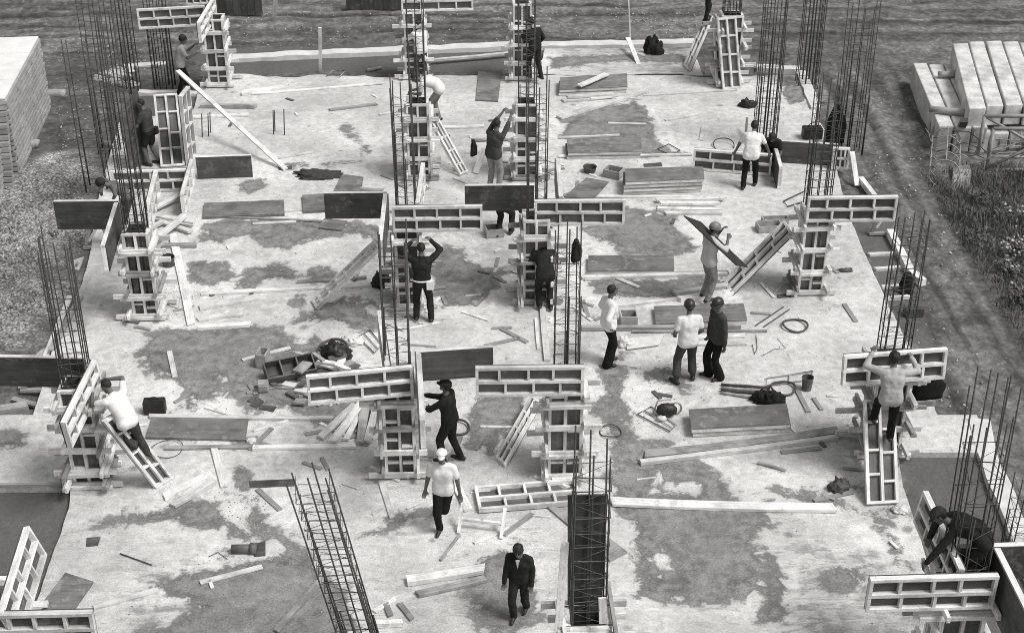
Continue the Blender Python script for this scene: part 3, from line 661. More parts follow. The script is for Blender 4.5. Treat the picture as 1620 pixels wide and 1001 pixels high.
board3('upright pale board at the left side of the tall dark plywood sheet', V(884, 990, c0.y-.32), V(894, 858, c0.y-.12), .1, .03, -E2)
board3('short upright pale board right of the tall dark plywood sheet', V(954, 985, c0.y-.33), V(953, 945, c0.y-.3), .1, .03, -E2)
# ------------------------------------------------------------------ loose boards and poles on the slab
LOOSE = 'loose boards lying on the slab'
def plank(label, a, b, w_=.14, t=.035, z=.006, mat=None, z2=None, group=LOOSE, name='board', cat='board'):
    p0, p1 = G(a[0], a[1], z), G(b[0], b[1], z if z2 is None else z2)
    q = MB(); ln = (p1-p0).length; n = max(2, min(9, int(ln/.35))); dx_ = (p1-p0).normalized(); sd = dx_.cross(E3).normalized(); bow, lift, tws = random.uniform(-.006, .006)*ln, random.uniform(0, .006)*ln, random.uniform(-.05, .05)
    r_ = Vector((random.uniform(0, 40), random.uniform(0, 40), random.uniform(0, 40))); vs, bc, sk = [], [], (random.uniform(-.4, .4)*w_, random.uniform(-.4, .4)*w_)
    for i in range(n+1):
        f = i/n; c_ = p0.lerp(p1, f)+sd*bow*4*f*(1-f)+E3*(lift*(4*f*f-4*f+1)); w2 = w_/2*random.uniform(.96, 1.03); tz = tws*(f-.5)*w_
        for e, h_ in ((-1, 0), (1, 0), (1, 1), (-1, 1)):
            k_ = e*sk[0 if i == 0 else 1]*.5 if i in (0, n) else 0; vs.append(c_+sd*e*w2+dx_*k_+E3*(h_*t+abs(tz)+e*tz)); bc.append(r_+Vector((f*ln, e*w2, h_*t)))
    fs = [(3, 2, 1, 0), (n*4, n*4+1, n*4+2, n*4+3)]
    for i in range(n):
        for j in range(4): a_, b2 = i*4+j, i*4+(j+1) % 4; fs.append((a_, b2, b2+4, a_+4))
    q.add(vs, fs, bc, rt(.74, 1.08)); o = q.build(name, mat or TIMBER, loc=p0); return tag(o, label, cat, group)
def pole(label, a, b, r=.05, z=.0, z2=None, mat=None, name='pole', cat='pole', group=None):
    p0, p1 = G(a[0], a[1], z+r), G(b[0], b[1], (z if z2 is None else z2)+r); n = 5
    q = MB(); q.tube([p0.lerp(p1, i/n)+Vector((0, random.uniform(-.3, .3)*r, random.uniform(-.1, .1)*r)) for i in range(n+1)], [r*random.uniform(.88, 1.08) for _ in range(n+1)], 8)
    o = q.build(name, mat or TIMBER_OLD, loc=p0); return tag(o, label, cat, group)
T, TO = TIMBER, TIMBER_OLD
for L in [
 ('short thick white board near the top, left of the long thin one', (383, 150), (450, 141), .2, .09),
 ('long thin board in the upper left part of the slab', (398, 150), (606, 133), .09, .03),
 ('thin grey strip below the long thin board, upper left', (521, 175), (596, 166), .12, .04, .006, TO),
 ('broad white board crossing a grey panel near the top centre', (916, 137), (960, 118), .2, .03, .27),
 ('tapered white board running from the centre cage up to the right', (884, 188), (1024, 145), .2, .06),
 ('long thin strip continuing the tapered board to the leaning panels', (1018, 152), (1166, 143), .07, .03),
 ('white board on top of a small pile behind the tapered board', (897, 155), (970, 150), .16, .05, .07),
 ('white board in a small pile behind the tapered board, longest one', (890, 161), (955, 156), .16, .05),
 ('white board in a small pile behind the tapered board, short piece', (934, 157), (1000, 152), .12, .04, .03),
 ('bright thin strip behind the stack of four panels', (884, 249), (1096, 246), .07, .04),
 ('thin strip lying in front of the grey panel at upper centre right', (884, 219), (980, 215), .07, .04),
 ('long strip under the pile of boards at centre right', (940, 312), (1150, 313), .07, .04),
 ('board in the pile of pale boards at centre right, lowest', (1040, 331), (1140, 333), .14, .05),
 ('board in the pile of pale boards at centre right, rear', (1038, 318), (1146, 315), .13, .05, .05),
 ('board in the pile of pale boards at centre right, upper', (1044, 323), (1138, 323), .12, .05, .09),
 ('board in the pile of pale boards at centre right, foremost', (1052, 339), (1142, 338), .13, .05),
 ('dark long plank beneath the panel left of the man carrying a board', (926, 436), (1152, 433), .1, .05, .006, TO),
 ('long pale plank running to the feet of the man carrying a board', (920, 441), (1150, 435), .12, .06),
 ('short white board in front of two long planks at centre right', (925, 443), (951, 441), .12, .04),
 ('thin bright strip behind the small open box beside the man in long sleeves', (968, 486), (1076, 473), .08, .04),
 ('board under the feet of the man carrying a panel, rear one', (1067, 467), (1150, 455), .15, .08),
 ('board under the feet of the man carrying a panel, front one', (1074, 476), (1160, 464), .15, .08),
 ('long grey pole like beam behind the two talking men', (920, 522), (1172, 519), .1, .08, .006, TO),
 ('thin dark strip in front of the long grey beam behind the talking men', (1000, 526), (1213, 525), .06, .03, .006, TO),
 ('white board right behind the man with hands at his belt, rear', (1100, 535), (1178, 532), .13, .04),
 ('white board right behind the man with hands at his belt, front', (1096, 545), (1181, 544), .13, .04),
 ('dark board of the pair lying to the right in the foreground', (1020, 722), (1325, 684), .2, .05, .006, TO),
 ('pale board of the pair lying to the right in the foreground', (1013, 734), (1325, 694), .1, .07),
 ('short grey stick right of the pair of long boards', (1199, 733), (1243, 745), .06, .03, .006, TO),
 ('long wide board lying right of the dark upright sheet', (966, 796), (1320, 806), .2, .05),
 ('white board of two behind the walking man in dark suit', (644, 922), (766, 903), .17, .08),
 ('grey board of two behind the walking man in dark suit', (660, 942), (768, 917), .13, .05, .006, TO),
 ('thin stick lying below the small trestle', (697, 887), (727, 847), .04, .03, .006, TO),
 ('short plank slanting to the right of the man in the white cap', (721, 766), (741, 808), .14, .04),
 ('loose board in the fan beside the middle column, leftmost', (507, 693), (562, 641), .14, .04, .05),
 ('loose board in the fan beside the middle column, second from left', (526, 700), (573, 638), .15, .04, .08),
 ('loose board in the fan beside the middle column, centre one', (547, 697), (578, 642), .1, .04, .02),
 ('loose board in the fan beside the middle column, grey one', (571, 702), (578, 642), .16, .04, .06, TO),
 ('loose board in the fan beside the middle column, nearest the column', (581, 700), (596, 643), .13, .04, .09),
 ('long board crossing the foreground in front of the fan of boards', (400, 710), (563, 707), .11, .05),
 ('long board in line with the one before the fan, further left', (262, 710), (400, 708), .09, .04, .006, TO),
 ('long pale strip along the back of the dark plywood sheet at left', (236, 660), (526, 663), .1, .05),
 ('white board of the pair by the foot of the sloping panel, left', (260, 788), (335, 751), .16, .05),
 ('white board of the pair by the foot of the sloping panel, right', (273, 802), (339, 763), .13, .05),
 ('narrow board pointing away beside the dark plywood sheet at left', (337, 704), (355, 771), .12, .03),
 ('grey strip lying left of the leaning cage in the foreground', (437, 1000), (520, 905), .1, .03, .006, TO),
 ('offcut board in the heap at left centre, long white one on top', (248, 378), (292, 342), .17, .05, .22),
 ('offcut board in the heap at left centre, lying level behind', (240, 341), (308, 353), .15, .05, .12),
 ('offcut board in the heap at left centre, right front', (255, 352), (302, 368), .13, .05, .05),
 ('offcut board in the heap at left centre, pointing at the framed panel', (247, 330), (282, 312), .15, .05, .1),
 ('offcut board in the heap at left centre, lower left', (238, 362), (262, 350), .14, .05, .06),
 ('dark offcut board lying in front of the heap at left centre', (258, 391), (311, 390), .14, .07, .006, TO),
 ('long plank running toward the viewer from the heap at left centre', (273, 372), (303, 514), .17, .04),
 ('pale board above the three short ones at left', (316, 488), (411, 471), .2, .05),
 ('middle one of the short pale boards at left', (313, 507), (384, 497), .13, .05),
 ('lowest of the short pale boards at left', (314, 520), (396, 515), .15, .06),
 ('long strip stretching from the short boards to the open ladder', (318, 466), (583, 452), .13, .04),
 ('short strip behind the foot of the open ladder', (470, 447), (580, 440), .1, .03, .006, TO),
 ('grey pole like board behind the bare bars at upper left', (318, 170), (405, 171), .14, .09, .006, TO),
 ('pale board in front of the grey one, upper left', (300, 187), (393, 183), .14, .05),
 ('board lying at the back edge of the slab near the tall framed column', (685, 97), (806, 86), .12, .06),
 ('thin board behind the legs of the bent man near the top centre', (700, 203), (766, 201), .14, .04),
 ('long strip lying along the panels left of the open ladder', (322, 343), (520, 352), .06, .03, .006, TO),
 ('strip leaving the dark panel towards the edge on panel, centre left', (570, 300), (606, 302), .12, .03, .006, TO),
 ('narrow white strip at the feet of the stooping man in dark overalls', (848, 505), (852, 553), .06, .03),
 ('long white board running from the stooping man to the foreground column', (858, 478), (866, 572), .12, .05),
 ('short stick right of the foot of the sloping panel, lower right', (1302, 785), (1320, 791), .06, .03, .006, TO),
 ('tiny pale stick near the man in the dark cap', (1408, 857), (1420, 868), .05, .03),
 ('dark slanting rod right of the middle foreground cage', (636, 545), (690, 549), .04, .03, .006, TO),
 ('flat strip lying along the left slab edge', (82, 555), (128, 470), .12, .04, .006, TO),
 ('grey offcut below the two white boards in the foreground', (592, 968), (626, 948), .08, .03),
 ('grey offcut beside the leaning cage, lower one', (632, 955), (652, 980), .09, .03, .006, TO),
 ('grey offcut beside the leaning cage, upper one', (610, 955), (618, 975), .09, .03, .006, TO),
 ('pale stub of board in front of the bars at the bottom edge', (590, 990), (637, 988), .09, .08),
]: plank(*L)
pole('grey round pole lying in the trench at the back left', (563, 109), (640, 101), .07, -.25)
pole('short pale round pole in front of the one in the back trench', (580, 112), (603, 107), .05, -.1)
pole('round dark log under the block stack at upper left', (72, 149), (103, 148), .14, -.2)
pole('round dark log near the lower end of the block stack', (38, 231), (60, 229), .14, -.2)
pole('slim pale pole hung across the legs of the man in grey shirt', (745, 222), (812, 221), .05, .35)
# slanting and upright boards
board3('long slanting plank rising to the man at the back left column', G(452, 268, .03), G(281, 112, 1.35), .13, .04)
board3('upright stake leaning in the back trench at centre left', G(507, 119, -.2), V(506, 44, G(507, 119).y), .09, .04, -E2)
board3('board leaning on the back curb right of centre', G(1012, 106, -.05), G(993, 60, .35), .13, .04)
board3('thin stick standing against the back curb right of centre', G(998, 76, 0), V(994, -12, G(998, 76).y), .04, .03, -E2)
board3('pale post standing at the back left beside the dark hoarding', G(433, 30, -.1), V(437, -14, G(433, 30).y), .13, .05, -E2)
board3('small prop plank behind the man in grey shirt', G(752, 274, .02), G(766, 236, .5), .14, .04)
board3('slanting brace inside the slab edge forms at the right', G(1356, 294, -.1), G(1348, 240, .5), .12, .04)

# ------------------------------------------------------------------ flat panels and stacks
def flat(label, q, t=.02, z=.01, mat=None, name='plywood_sheet', cat='plywood sheet', group='plywood sheets lying on the slab', z4=None):
    zz = z4 or [z+t]*4; b = MB(); b.quadbox([G(x, y, e) for (x, y), e in zip(q, zz)][::-1], t, rt(.9, 1.1))
    o = b.build(name, mat or PLY_GREY, loc=G(*q[3])); return tag(o, label, cat, group)
def stack(label, q, n, th=.1, z=.01):
    """pile of framed panels lying face up; each panel is a thing of its own"""
    for i in range(n):
        zt = z+(i+1)*th; o_ = Vector((random.uniform(-.025, .025), random.uniform(-.025, .025), 0)); P = [G(x, y, n*th) for x, y in q]
        P = [Vector((p.x, p.y, zt))+o_ for p in P][::-1]
        t = thing('stacked_panel', label % (['lowest', 'second', 'third', 'fourth'][i] if i < n-1 else 'topmost'), 'form panel', (P[0]+P[2])/2-E3*th, 'panels lying in flat piles on the slab')
        b = MB(); b.quadbox(P, .018, rt(.85, 1.1)); b.build('face_sheet', PLY_GREY, t)
        c = sum(P, Vector())/4; R = [c+(p-c)*.992-E3*.019 for p in P]; b = MB()
        for j in range(4):
            a, e = R[j], R[(j+1) % 4]; dd = (e-a).normalized(); inn = E3.cross(dd)
            if (c-a).dot(inn) < 0: inn = -inn
            b.beam(a+inn*.03-E3*(th*.4)+dd*(.061 if j % 2 else 0), e+inn*.03-E3*(th*.4)-dd*(.061 if j % 2 else 0), .055, th*.74, E3, rt(.7, 1.0))
        b.build('frame', TIMBER, t)
stack('%s panel of the pair lying near the top centre', [(885, 124), (991, 117), (992, 138), (884, 143)], 2, .09)
stack('%s panel of the pile beside the right hand side of the centre right cage', [(895, 222), (1013, 219), (1014, 240), (897, 242)], 2, .09)
stack('%s panel of the high pile at upper centre right', [(987, 267), (1111, 264), (1113, 283), (988, 288)], 4, .09)
stack('%s panel of the pile left of the man carrying a board', [(929, 404), (1064, 403), (1065, 427), (928, 429)], 1, .09)
stack('%s panel of the pile behind the two talking men', [(1035, 485), (1177, 481), (1183, 507), (1038, 513)], 1, .09)
stack('%s panel of the big pair in the right foreground', [(1091, 647), (1246, 638), (1252, 670), (1096, 678)], 2, .1)
flat('dark plywood sheet lying at left in the foreground', [(241, 658), (393, 661), (388, 695), (230, 691)], .04, .01)
flat('small plywood sheet standing out near the top, left of the man in dark clothes', [(757, 113), (794, 112), (788, 160), (753, 158)], .03, .01)
flat('tilted plywood sheet behind the framed panel at centre right', [(928, 281), (963, 287), (940, 313), (892, 311)], .03, .03, z4=[.04, .04, .2, .2])
flat('small plywood sheet behind the dark faced panel at centre left', [(541, 275), (575, 280), (571, 303), (527, 303)], .02, .01)
flat('small plywood sheet in front of the dark faced panel at centre left', [(513, 345), (549, 349), (541, 364), (504, 360)], .03, .01)
flat('long grey plywood sheet at left centre behind the damp patch', [(323, 321), (449, 316), (450, 338), (321, 343)], .06, .01)
flat('grey plywood piece left of the dark faced panel at centre left', [(478, 308), (531, 305), (531, 331), (480, 334)], .06, .01)
flat('grey plywood sheet with a pale edge at the lower left corner', [(103, 905), (148, 919), (118, 962), (60, 962)], .03, .01)
flat('weathered sheet lying partly behind the tall dark plywood sheet', [(866, 801), (900, 803), (993, 872), (965, 886)], .03, .01, TIMBER_OLD)
flat('small wedge sheet leaning by the back right cage', [(1177, 222), (1180, 186), (1184, 186), (1181, 222)], .02, .0, PLY_GREY, z4=[.02, .35, .35, .02])
flat('piece of pale sheet lying beside the long sleeved man', [(990, 535), (1050, 529), (1043, 545), (992, 552)], .015, .03, PAPER, 'sheet_scrap', 'sheet', None)
flat('white scrap of paper beside the left centre column form', [(262, 436), (279, 433), (281, 449), (266, 452)], .004, .006, PAPER, 'paper_scrap', 'paper', None)
flat('white scrap under the left hand of the man in the white cap', [(688, 798), (700, 792), (706, 812), (690, 810)], .02, .01, PAPER, 'paper_scrap', 'paper', None)
flat('dark flat scrap by the long strip near the small box, far left', [(395, 640), (407, 627), (418, 635), (406, 645)], .01, .006, PLY, 'plywood_scrap', 'plywood scrap', None)
flat('dark flat scrap on the damp floor left of the long strip', [(411, 640), (438, 643), (432, 651), (410, 646)], .01, .006, PLY, 'plywood_scrap', 'plywood scrap', None)

# ------------------------------------------------------------------ boxes, bags, tools
def open_box(name, label, px, py, yaw, lx, ly, h, cat='box', z=0, mat=None, div=0, tilt=0, handle=False):
    p = G(px, py, z); R = Matrix.Rotation(math.radians(yaw), 3, 'Z') @ Matrix.Rotation(math.radians(tilt), 3, 'X'); t = thing(name, label, cat, p)
    ex, ey, ez = R @ Vector((1, 0, 0)), R @ Vector((0, 1, 0)), R @ Vector((0, 0, 1)); c = p+ez*(h/2+abs(math.sin(math.radians(tilt)))*ly/2+.006); e = .012; m = mat or TO
    b = MB(); b.box(c-ez*(h/2-e), ex*(lx/2), ey*(ly/2), ez*e, rt(.6, .9)); b.build('bottom', m, t)
    for s_ in (-1, 1):
        b = MB(); b.box(c+ey*s_*(ly/2-e)+ez*e, ex*(lx/2), ez*(h/2-e), ey*e, rt()); b.build('side', m, t)
        b = MB(); b.box(c+ex*s_*(lx/2-e)+ez*e, ey*(ly/2-2*e), ez*(h/2-e), ex*e, rt(.9, 1.2)); b.build('end', m, t)
    for i in range(div):
        b = MB(); b.box(c+ex*((i+1)/(div+1)-.5)*lx+ez*e, ey*(ly/2-2*e), ez*(h/2-2*e), ex*e, rt(.9, 1.2)); b.build('divider', m, t)
    if handle: b = MB(); b.beam(c-ex*lx/2+ez*(h/2+.1), c+ex*lx/2+ez*(h/2+.1), .03, .03); b.build('handle', TIMBER, t)
    return t
open_box('tool_box', 'open wooden toolbox left in the debris heap at left', 458, 592, 22, .95, .4, .2, 'toolbox', mat=GRIMY, div=2, tilt=24)
open_box('wooden_box', 'small open wooden box near the long bright strip, upper right of centre', 971, 279, -28, .42, .34, .2, mat=TO)
open_box('wooden_box', 'small open box next to the man in long sleeves', 994, 511, 2, .34, .3, .22, mat=TO)
open_box('metal_trough', 'small trough with tools left of the right hand column form', 1216, 364, 8, .55, .3, .16, 'trough', mat=PALE_STEEL)
open_box('metal_trough', 'narrow trough behind the one with tools, near the slanting panel', 1226, 352, 5, .6, .22, .12, 'trough', mat=PALE_STEEL)
open_box('wooden_box', 'box behind the shoes of the man hidden by the dark panel', 782, 372, 12, .4, .3, .2, mat=TO)
open_box('wooden_box', 'small upright box at the left end of the debris heap', 417, 577, 80, .3, .2, .3, mat=TO)
def scrap(label, pts, w_=.12, t=.04, mat=None, z=.01): plank(label, pts[0], pts[1], w_, t, z, mat, group='wooden scraps in the debris heap')
for i, (a, b, w_, z, mt, wd) in enumerate([((470, 590), (487, 575), .2, .2, TO, 'tilted grey'), ((500, 576), (535, 585), .1, .1, T, 'pale narrow'), ((503, 572), (540, 578), .1, .16, T, 'pale upper'), ((533, 584), (543, 568), .13, .12, T, 'short pale upright'),
    ((505, 563), (522, 566), .2, .06, TO, 'broad dark'), ((544, 574), (560, 580), .22, .01, TO, 'square grey'), ((470, 600), (500, 590), .1, .03, GRIMY, 'thin dark'), ((490, 592), (520, 588), .16, .02, PLY, 'black'),
    ((449, 608), (468, 612), .14, .02, PAPER, 'white paper like'), ((468, 617), (486, 620), .16, .02, PAPER, 'second white paper like'), ((500, 640), (514, 633), .14, .03, T, 'light wedge shaped'), ((466, 636), (484, 637), .16, .05, TO, 'round grey'),
    ((432, 585), (468, 598), .12, .03, GRIMY, 'long dark'), ((440, 600), (462, 590), .1, .08, GRIMY, 'crossed dark'), ((478, 580), (498, 566), .2, .1, GRIMY, 'big leaning dark'), ((488, 604), (512, 600), .18, .02, GRIMY, 'flat dark'), ((515, 596), (545, 590), .12, .06, GRIMY, 'slanting dark'),
    ((520, 570), (548, 562), .16, .16, GRIMY, 'raised dark'), ((455, 622), (470, 630), .1, .02, GRIMY, 'little dark'), ((484, 628), (498, 622), .12, .02, TO, 'little grey'), ((508, 610), (530, 604), .1, .03, T, 'narrow pale'), ((496, 560), (512, 572), .08, .2, TO, 'propped grey'),
    ((548, 588), (566, 578), .14, .03, GRIMY, 'outlying dark'), ((425, 604), (436, 611), .1, .02, GRIMY, 'outer dark'), ((475, 612), (482, 603), .12, .1, GRIMY, 'standing dark'), ((532, 578), (552, 586), .09, .2, T, 'topmost pale')]):
    scrap(f'{wd} scrap lying in the debris heap behind the long framed panel', (a, b), w_, .04, mt, z)
def blockbox(name, label, cat, px, py, yaw, lx, ly, h, mat, z=0, handle=None):
    p = G(px, py, z); R = Matrix.Rotation(math.radians(yaw), 3, 'Z'); t = thing(name, label, cat, p); b = MB()
    ex, ey = R @ Vector((1, 0, 0)), R @ Vector((0, 1, 0)); b.box(p+E3*(h/2+.006), ex*lx/2, ey*ly/2, E3*h/2)
    o = b.build('body', mat, t); m = o.modifiers.new('bevel', 'BEVEL'); m.width = .025; m.segments = 2
    b = MB(); b.box(p+E3*(h+.012), ex*lx*.46, ey*ly*.4, E3*.008); b.build('lid', mat, t)
    if handle: b = MB(); b.tube([p+ex*lx*.25*math.cos(a)+E3*(h+.01+handle*math.sin(a)) for a in np.linspace(0, math.pi, 9)], .012, 6); b.build('handle', handle and LEATHER, t)
    return t
blockbox('tool_case', 'black tool case standing on the slab right of the bending man', 'case', 246, 652, 4, .4, .2, .26, LEATHER, handle=.06)
blockbox('wooden_block', 'pale wooden block standing below the toolbox in the debris heap', 'block', 417, 617, 8, .2, .22, .16, TO)
blockbox('tool_bag', 'black tool bag beside the tall cage, right of the man in white shirt', 'bag', 1284, 218, 3, .5, .3, .28, LEATHER, handle=.12)
def cloth_heap(name, label, cat, px, py, rad, mat, z=0, n=4, pos=None, seed=0):
    r = random.Random(seed+px); p = pos if pos is not None else G(px, py, z); b = MB()
    for i in range(n):
        o_ = Vector((r.uniform(-.5, .5)*rad[0], r.uniform(-.5, .5)*rad[1], 0)); nn, mm = 16, 10; s_ = r.uniform(.6, 1.0)
        st = len(b.v); cc = p+o_+E3*rad[2]*.3; b.blob(cc, (rad[0]*s_, rad[1]*s_, rad[2]*s_), 26, 16, .02, flat=-rad[2]*.28)
        q = np.array([tuple(Vector(v_)-cc) for v_ in b.v[st:]])/np.array(rad); sx = r.uniform(0, 50)
        fo = np.abs(fbm(q[:, 0]*2.2+sx, q[:, 1]*2.2+q[:, 2]*2, 3, 4)-.45)*2.4+fbm(q[:, 2]*5+sx, q[:, 0]*5-q[:, 1]*3, 2, 8)*.25
        for i_ in range(len(q)): d_ = Vector(b.v[st+i_])-cc; nv = cc+d_*(.72+float(fo[i_])); nv.z = max(nv.z, p.z+.003); b.v[st+i_] = tuple(nv)
    o = b.build(name, mat, loc=p); return tag(o, label, cat)
cloth_heap('black_bag', 'black bag lying on the debris heap behind the long framed panel', 'bag', 529, 566, (.27, .2, .3), LEATHER, n=5)
cloth_heap('dark_jacket', 'dark jacket thrown down behind the big pair of panels at right', 'jacket', 1211, 634, (.26, .16, .2), DARK_CLOTH)
cloth_heap('dark_jacket', 'dark jacket hung on a small frame by the back curb', 'jacket', 1036, 90, (.26, .14, .42), DARK_CLOTH, z=-.1)
cloth_heap('black_bag', 'small round black bag left of the tall cage at the back right', 'bag', 1184, 169, (.18, .14, .18), LEATHER)
cloth_heap('dark_cloth', 'dark cloth spread on the slab at upper centre left', 'cloth', 507, 277, (.42, .22, .06), CHAR_CLOTH)
cloth_heap('white_rag', 'white crumpled rag near the debris heap', 'rag', 556, 541, (.2, .14, .1), PAPER)
cloth_heap('paper_bag', 'crumpled pale paper bag beside the long sleeved man', 'paper bag', 988, 547, (.13, .1, .13), PAPER)
cloth_heap('black_sack', 'black sack at the foot of the column by the open ladder', 'sack', 604, 454, (.16, .14, .24), LEATHER)
cloth_heap('stone_lump', 'dark round stone lying right of the pair of long boards', 'stone', 1325, 771, (.16, .13, .12), RUBBER)
cloth_heap('stone_lump', 'half round pale lump by the foot of the sloping panel at right', 'stone', 1420, 808, (.13, .09, .08), CONC)
cloth_heap('bent_scrap', 'dark curved scrap on the slab right of the tall right hand form', 'scrap', 1336, 428, (.17, .06, .05), RUBBER)
cloth_heap('white_bowl', 'white lump lying on the dark plywood sheet edge at left', 'lump', 399, 698, (.09, .07, .05), PAPER)
cloth_heap('rubble', 'pale rubble lump lying behind the round hoop at the back', 'rubble', 871, 80, (.35, .2, .16), CONC, z=-.2)
def hang(name, label, cat, p, w_, h, mat):
    """garment hanging down from a point, with folds"""
    b = MB(); n, m = 12, 9; vs = []; fs = []
    for i in range(m):
        f = i/(m-1); ww = w_*(.35+.65*min(1, f*2.2)); dd = .07+.08*f
        for k in range(n):
            a = 2*math.pi*k/n; q = 1+.14*math.sin(3*a+f*3)+random.uniform(-.05, .05); vs.append(Vector(p)+Vector((math.cos(a)*ww/2*q, math.sin(a)*dd*q, -h*f*(1+.05*math.sin(a*2)))))
    for i in range(m-1):
        for k in range(n): fs.append((i*n+k, (i+1)*n+k, (i+1)*n+(k+1) % n, i*n+(k+1) % n))
    fs.append(tuple(range(n))); fs.append(tuple((m-1)*n+k for k in range(n))[::-1]); b.add(vs, fs, None, 1, True)
    return tag(b.build(name, mat, loc=p), label, cat)
hang('hanging_jacket', 'dark jacket hanging on the three bar cage at centre right', 'jacket', V(912, 380, COLS['C1'][0].y-.1), .17, .32, DARK_CLOTH)
hang('hanging_coat', 'long dark coat hanging inside the tall cage at the right edge', 'coat', V(1326, 167, G(1338, 240).y-.12), .48, 1.0, BLACK_CLOTH)
hang('hanging_jacket', 'dark jacket hanging below the panel held by the man in grey shirt', 'jacket', V(1471, 588, G(1396, 722).y+.35), .55, .5, BLACK_CLOTH)
def hoop(label, px, py, rx, r=.022, z=.02, mat=None, tilt=0):
    p = G(px, py, z+r); R = rx*p.y/ (FPX*.82); R = rx/FPX*(p-cam.location).length
    b = MB(); b.tube([p+Vector((R*math.cos(a), R*math.sin(a), .02*math.sin(2*a+px)+tilt*math.sin(a))) for a in np.linspace(0, 2*math.pi, 29)[:-1]], r, 6, True)
    return tag(b.build('hose_hoop', mat or RUBBER, loc=p), label, 'hoop', 'coiled hoops lying on the slab')
hoop('grey coiled hoop on the bare slab at the right', 1258, 514, 19)
hoop('dark coiled hoop behind the jacket at the right', 1239, 613, 19)
hoop('thin hoop lying left of the big pair of panels', 966, 682, 17, .012)
hoop('hoop on the slab behind the man in the dark cap', 722, 676, 20, .022)
hoop('thin wire hoop on the strip by the sloping panel at left', 264, 709, 24, .008)
hoop('hoop behind the black bag in the debris heap', 527, 549, 22, .03, .1)
hoop('dark hoop lying in the trench at the back', 957, 102, 13, .025, -.2)
hoop('half hidden hoop left of the stooping man in overalls', 818, 425, 14, .012, .1)
hoop('hoop standing behind the framed panel the man in white lifts', 1145, 230, 16, .015, .02, tilt=.1)
def rod(label, pts, r=.012, z=.012, mat=None, name='steel_rod', cat='rod', closed=False):
    q = [G(*p, z+r) for p in pts]; b = MB(); b.tube(q, r, 6, closed); return tag(b.build(name, mat or STEEL, loc=q[0]), label, cat, 'bent rods lying on the slab')
rod('bent rod lying behind the slanting panel at the right', [(1272, 303), (1240, 318), (1246, 327), (1268, 320)], .016)
rod('bent wire in a diamond on the slab at upper right of centre', [(1040, 236), (1058, 228), (1076, 238), (1060, 245)], .012, closed=True)
rod('thin straight rod pointing at the grey hoop, left one', [(1195, 515), (1240, 485)])
rod('thin straight rod pointing at the grey hoop, right one', [(1208, 517), (1249, 489)])
rod('loose wire curl on the slab below the white boards', [(1196, 530), (1198, 550), (1194, 560), (1190, 545)], .006)
rod('thin twisted wire on the slab left of the hose at the right', [(1205, 563), (1225, 552), (1243, 551), (1230, 535)], .005)
rod('wire snippet on the pale slab beneath the leaning cage', [(330, 880), (345, 873), (360, 884)], .006)
rod('faint rod near the small square hole at left, long one', [(190, 875), (240, 893)], .01)
def wire_frame(label, quad, bars=2, r=.014, z=.03, mat=None, legs=0):
    q = [G(*p, z) for p in quad]; t = thing('wire_frame', label, 'frame', sum(q, Vector())/4-E3*z); b = MB()
    b.tube(q, r, 6, True); b.build('outline', mat or PALE_STEEL, t); b = MB()
    for i in range(bars): f = (i+1)/(bars+1); b.tube([q[0].lerp(q[1], f), q[3].lerp(q[2], f)], r*.8, 5)
    b.build('cross_bar', mat or PALE_STEEL, t); return t
wire_frame('light rod frame lying behind the debris heap', [(566, 532), (585, 522), (605, 545), (592, 558)], 1)
wire_frame('light rod frame behind the dark jacket at the right', [(1212, 598), (1286, 587), (1282, 600), (1213, 610)], 1)
wire_frame('small rod frame lying beyond the bare bars, upper left', [(517, 120), (526, 112), (546, 112), (538, 121)], 1, z=.05)
wire_frame('rod frame with a tool lying on it, top of the centre damp zone', [(1008, 655), (1030, 643), (1070, 672), (1060, 682)], 1)
def trestle(label, p0, p1, w_=.35, h=.32):
    a, b_ = G(*p0), G(*p1); t = thing('small_trestle', label, 'trestle', (a+b_)/2); d = (b_-a).normalized(); sd = d.cross(E3)
    b = MB(); b.beam(a+E3*h*.55, b_+E3*h*.55, .05, .05); b.build('cross_rail', TIMBER, t)
    for p in (a, b_): b = MB(); b.beam(p+sd*w_/2+E3*.02, p-sd*w_/2+E3*(h+.05), .05, .045); b.build('leg', TIMBER, t)
    b = MB(); m_ = a.lerp(b_, .52); b.beam(m_+E3*h*.55, m_+E3*(h*.9)-sd*.05, .03, .03); b.build('peg', TIMBER, t); return t
trestle('small H shaped trestle right of the man in the white cap', (729, 834), (796, 842))
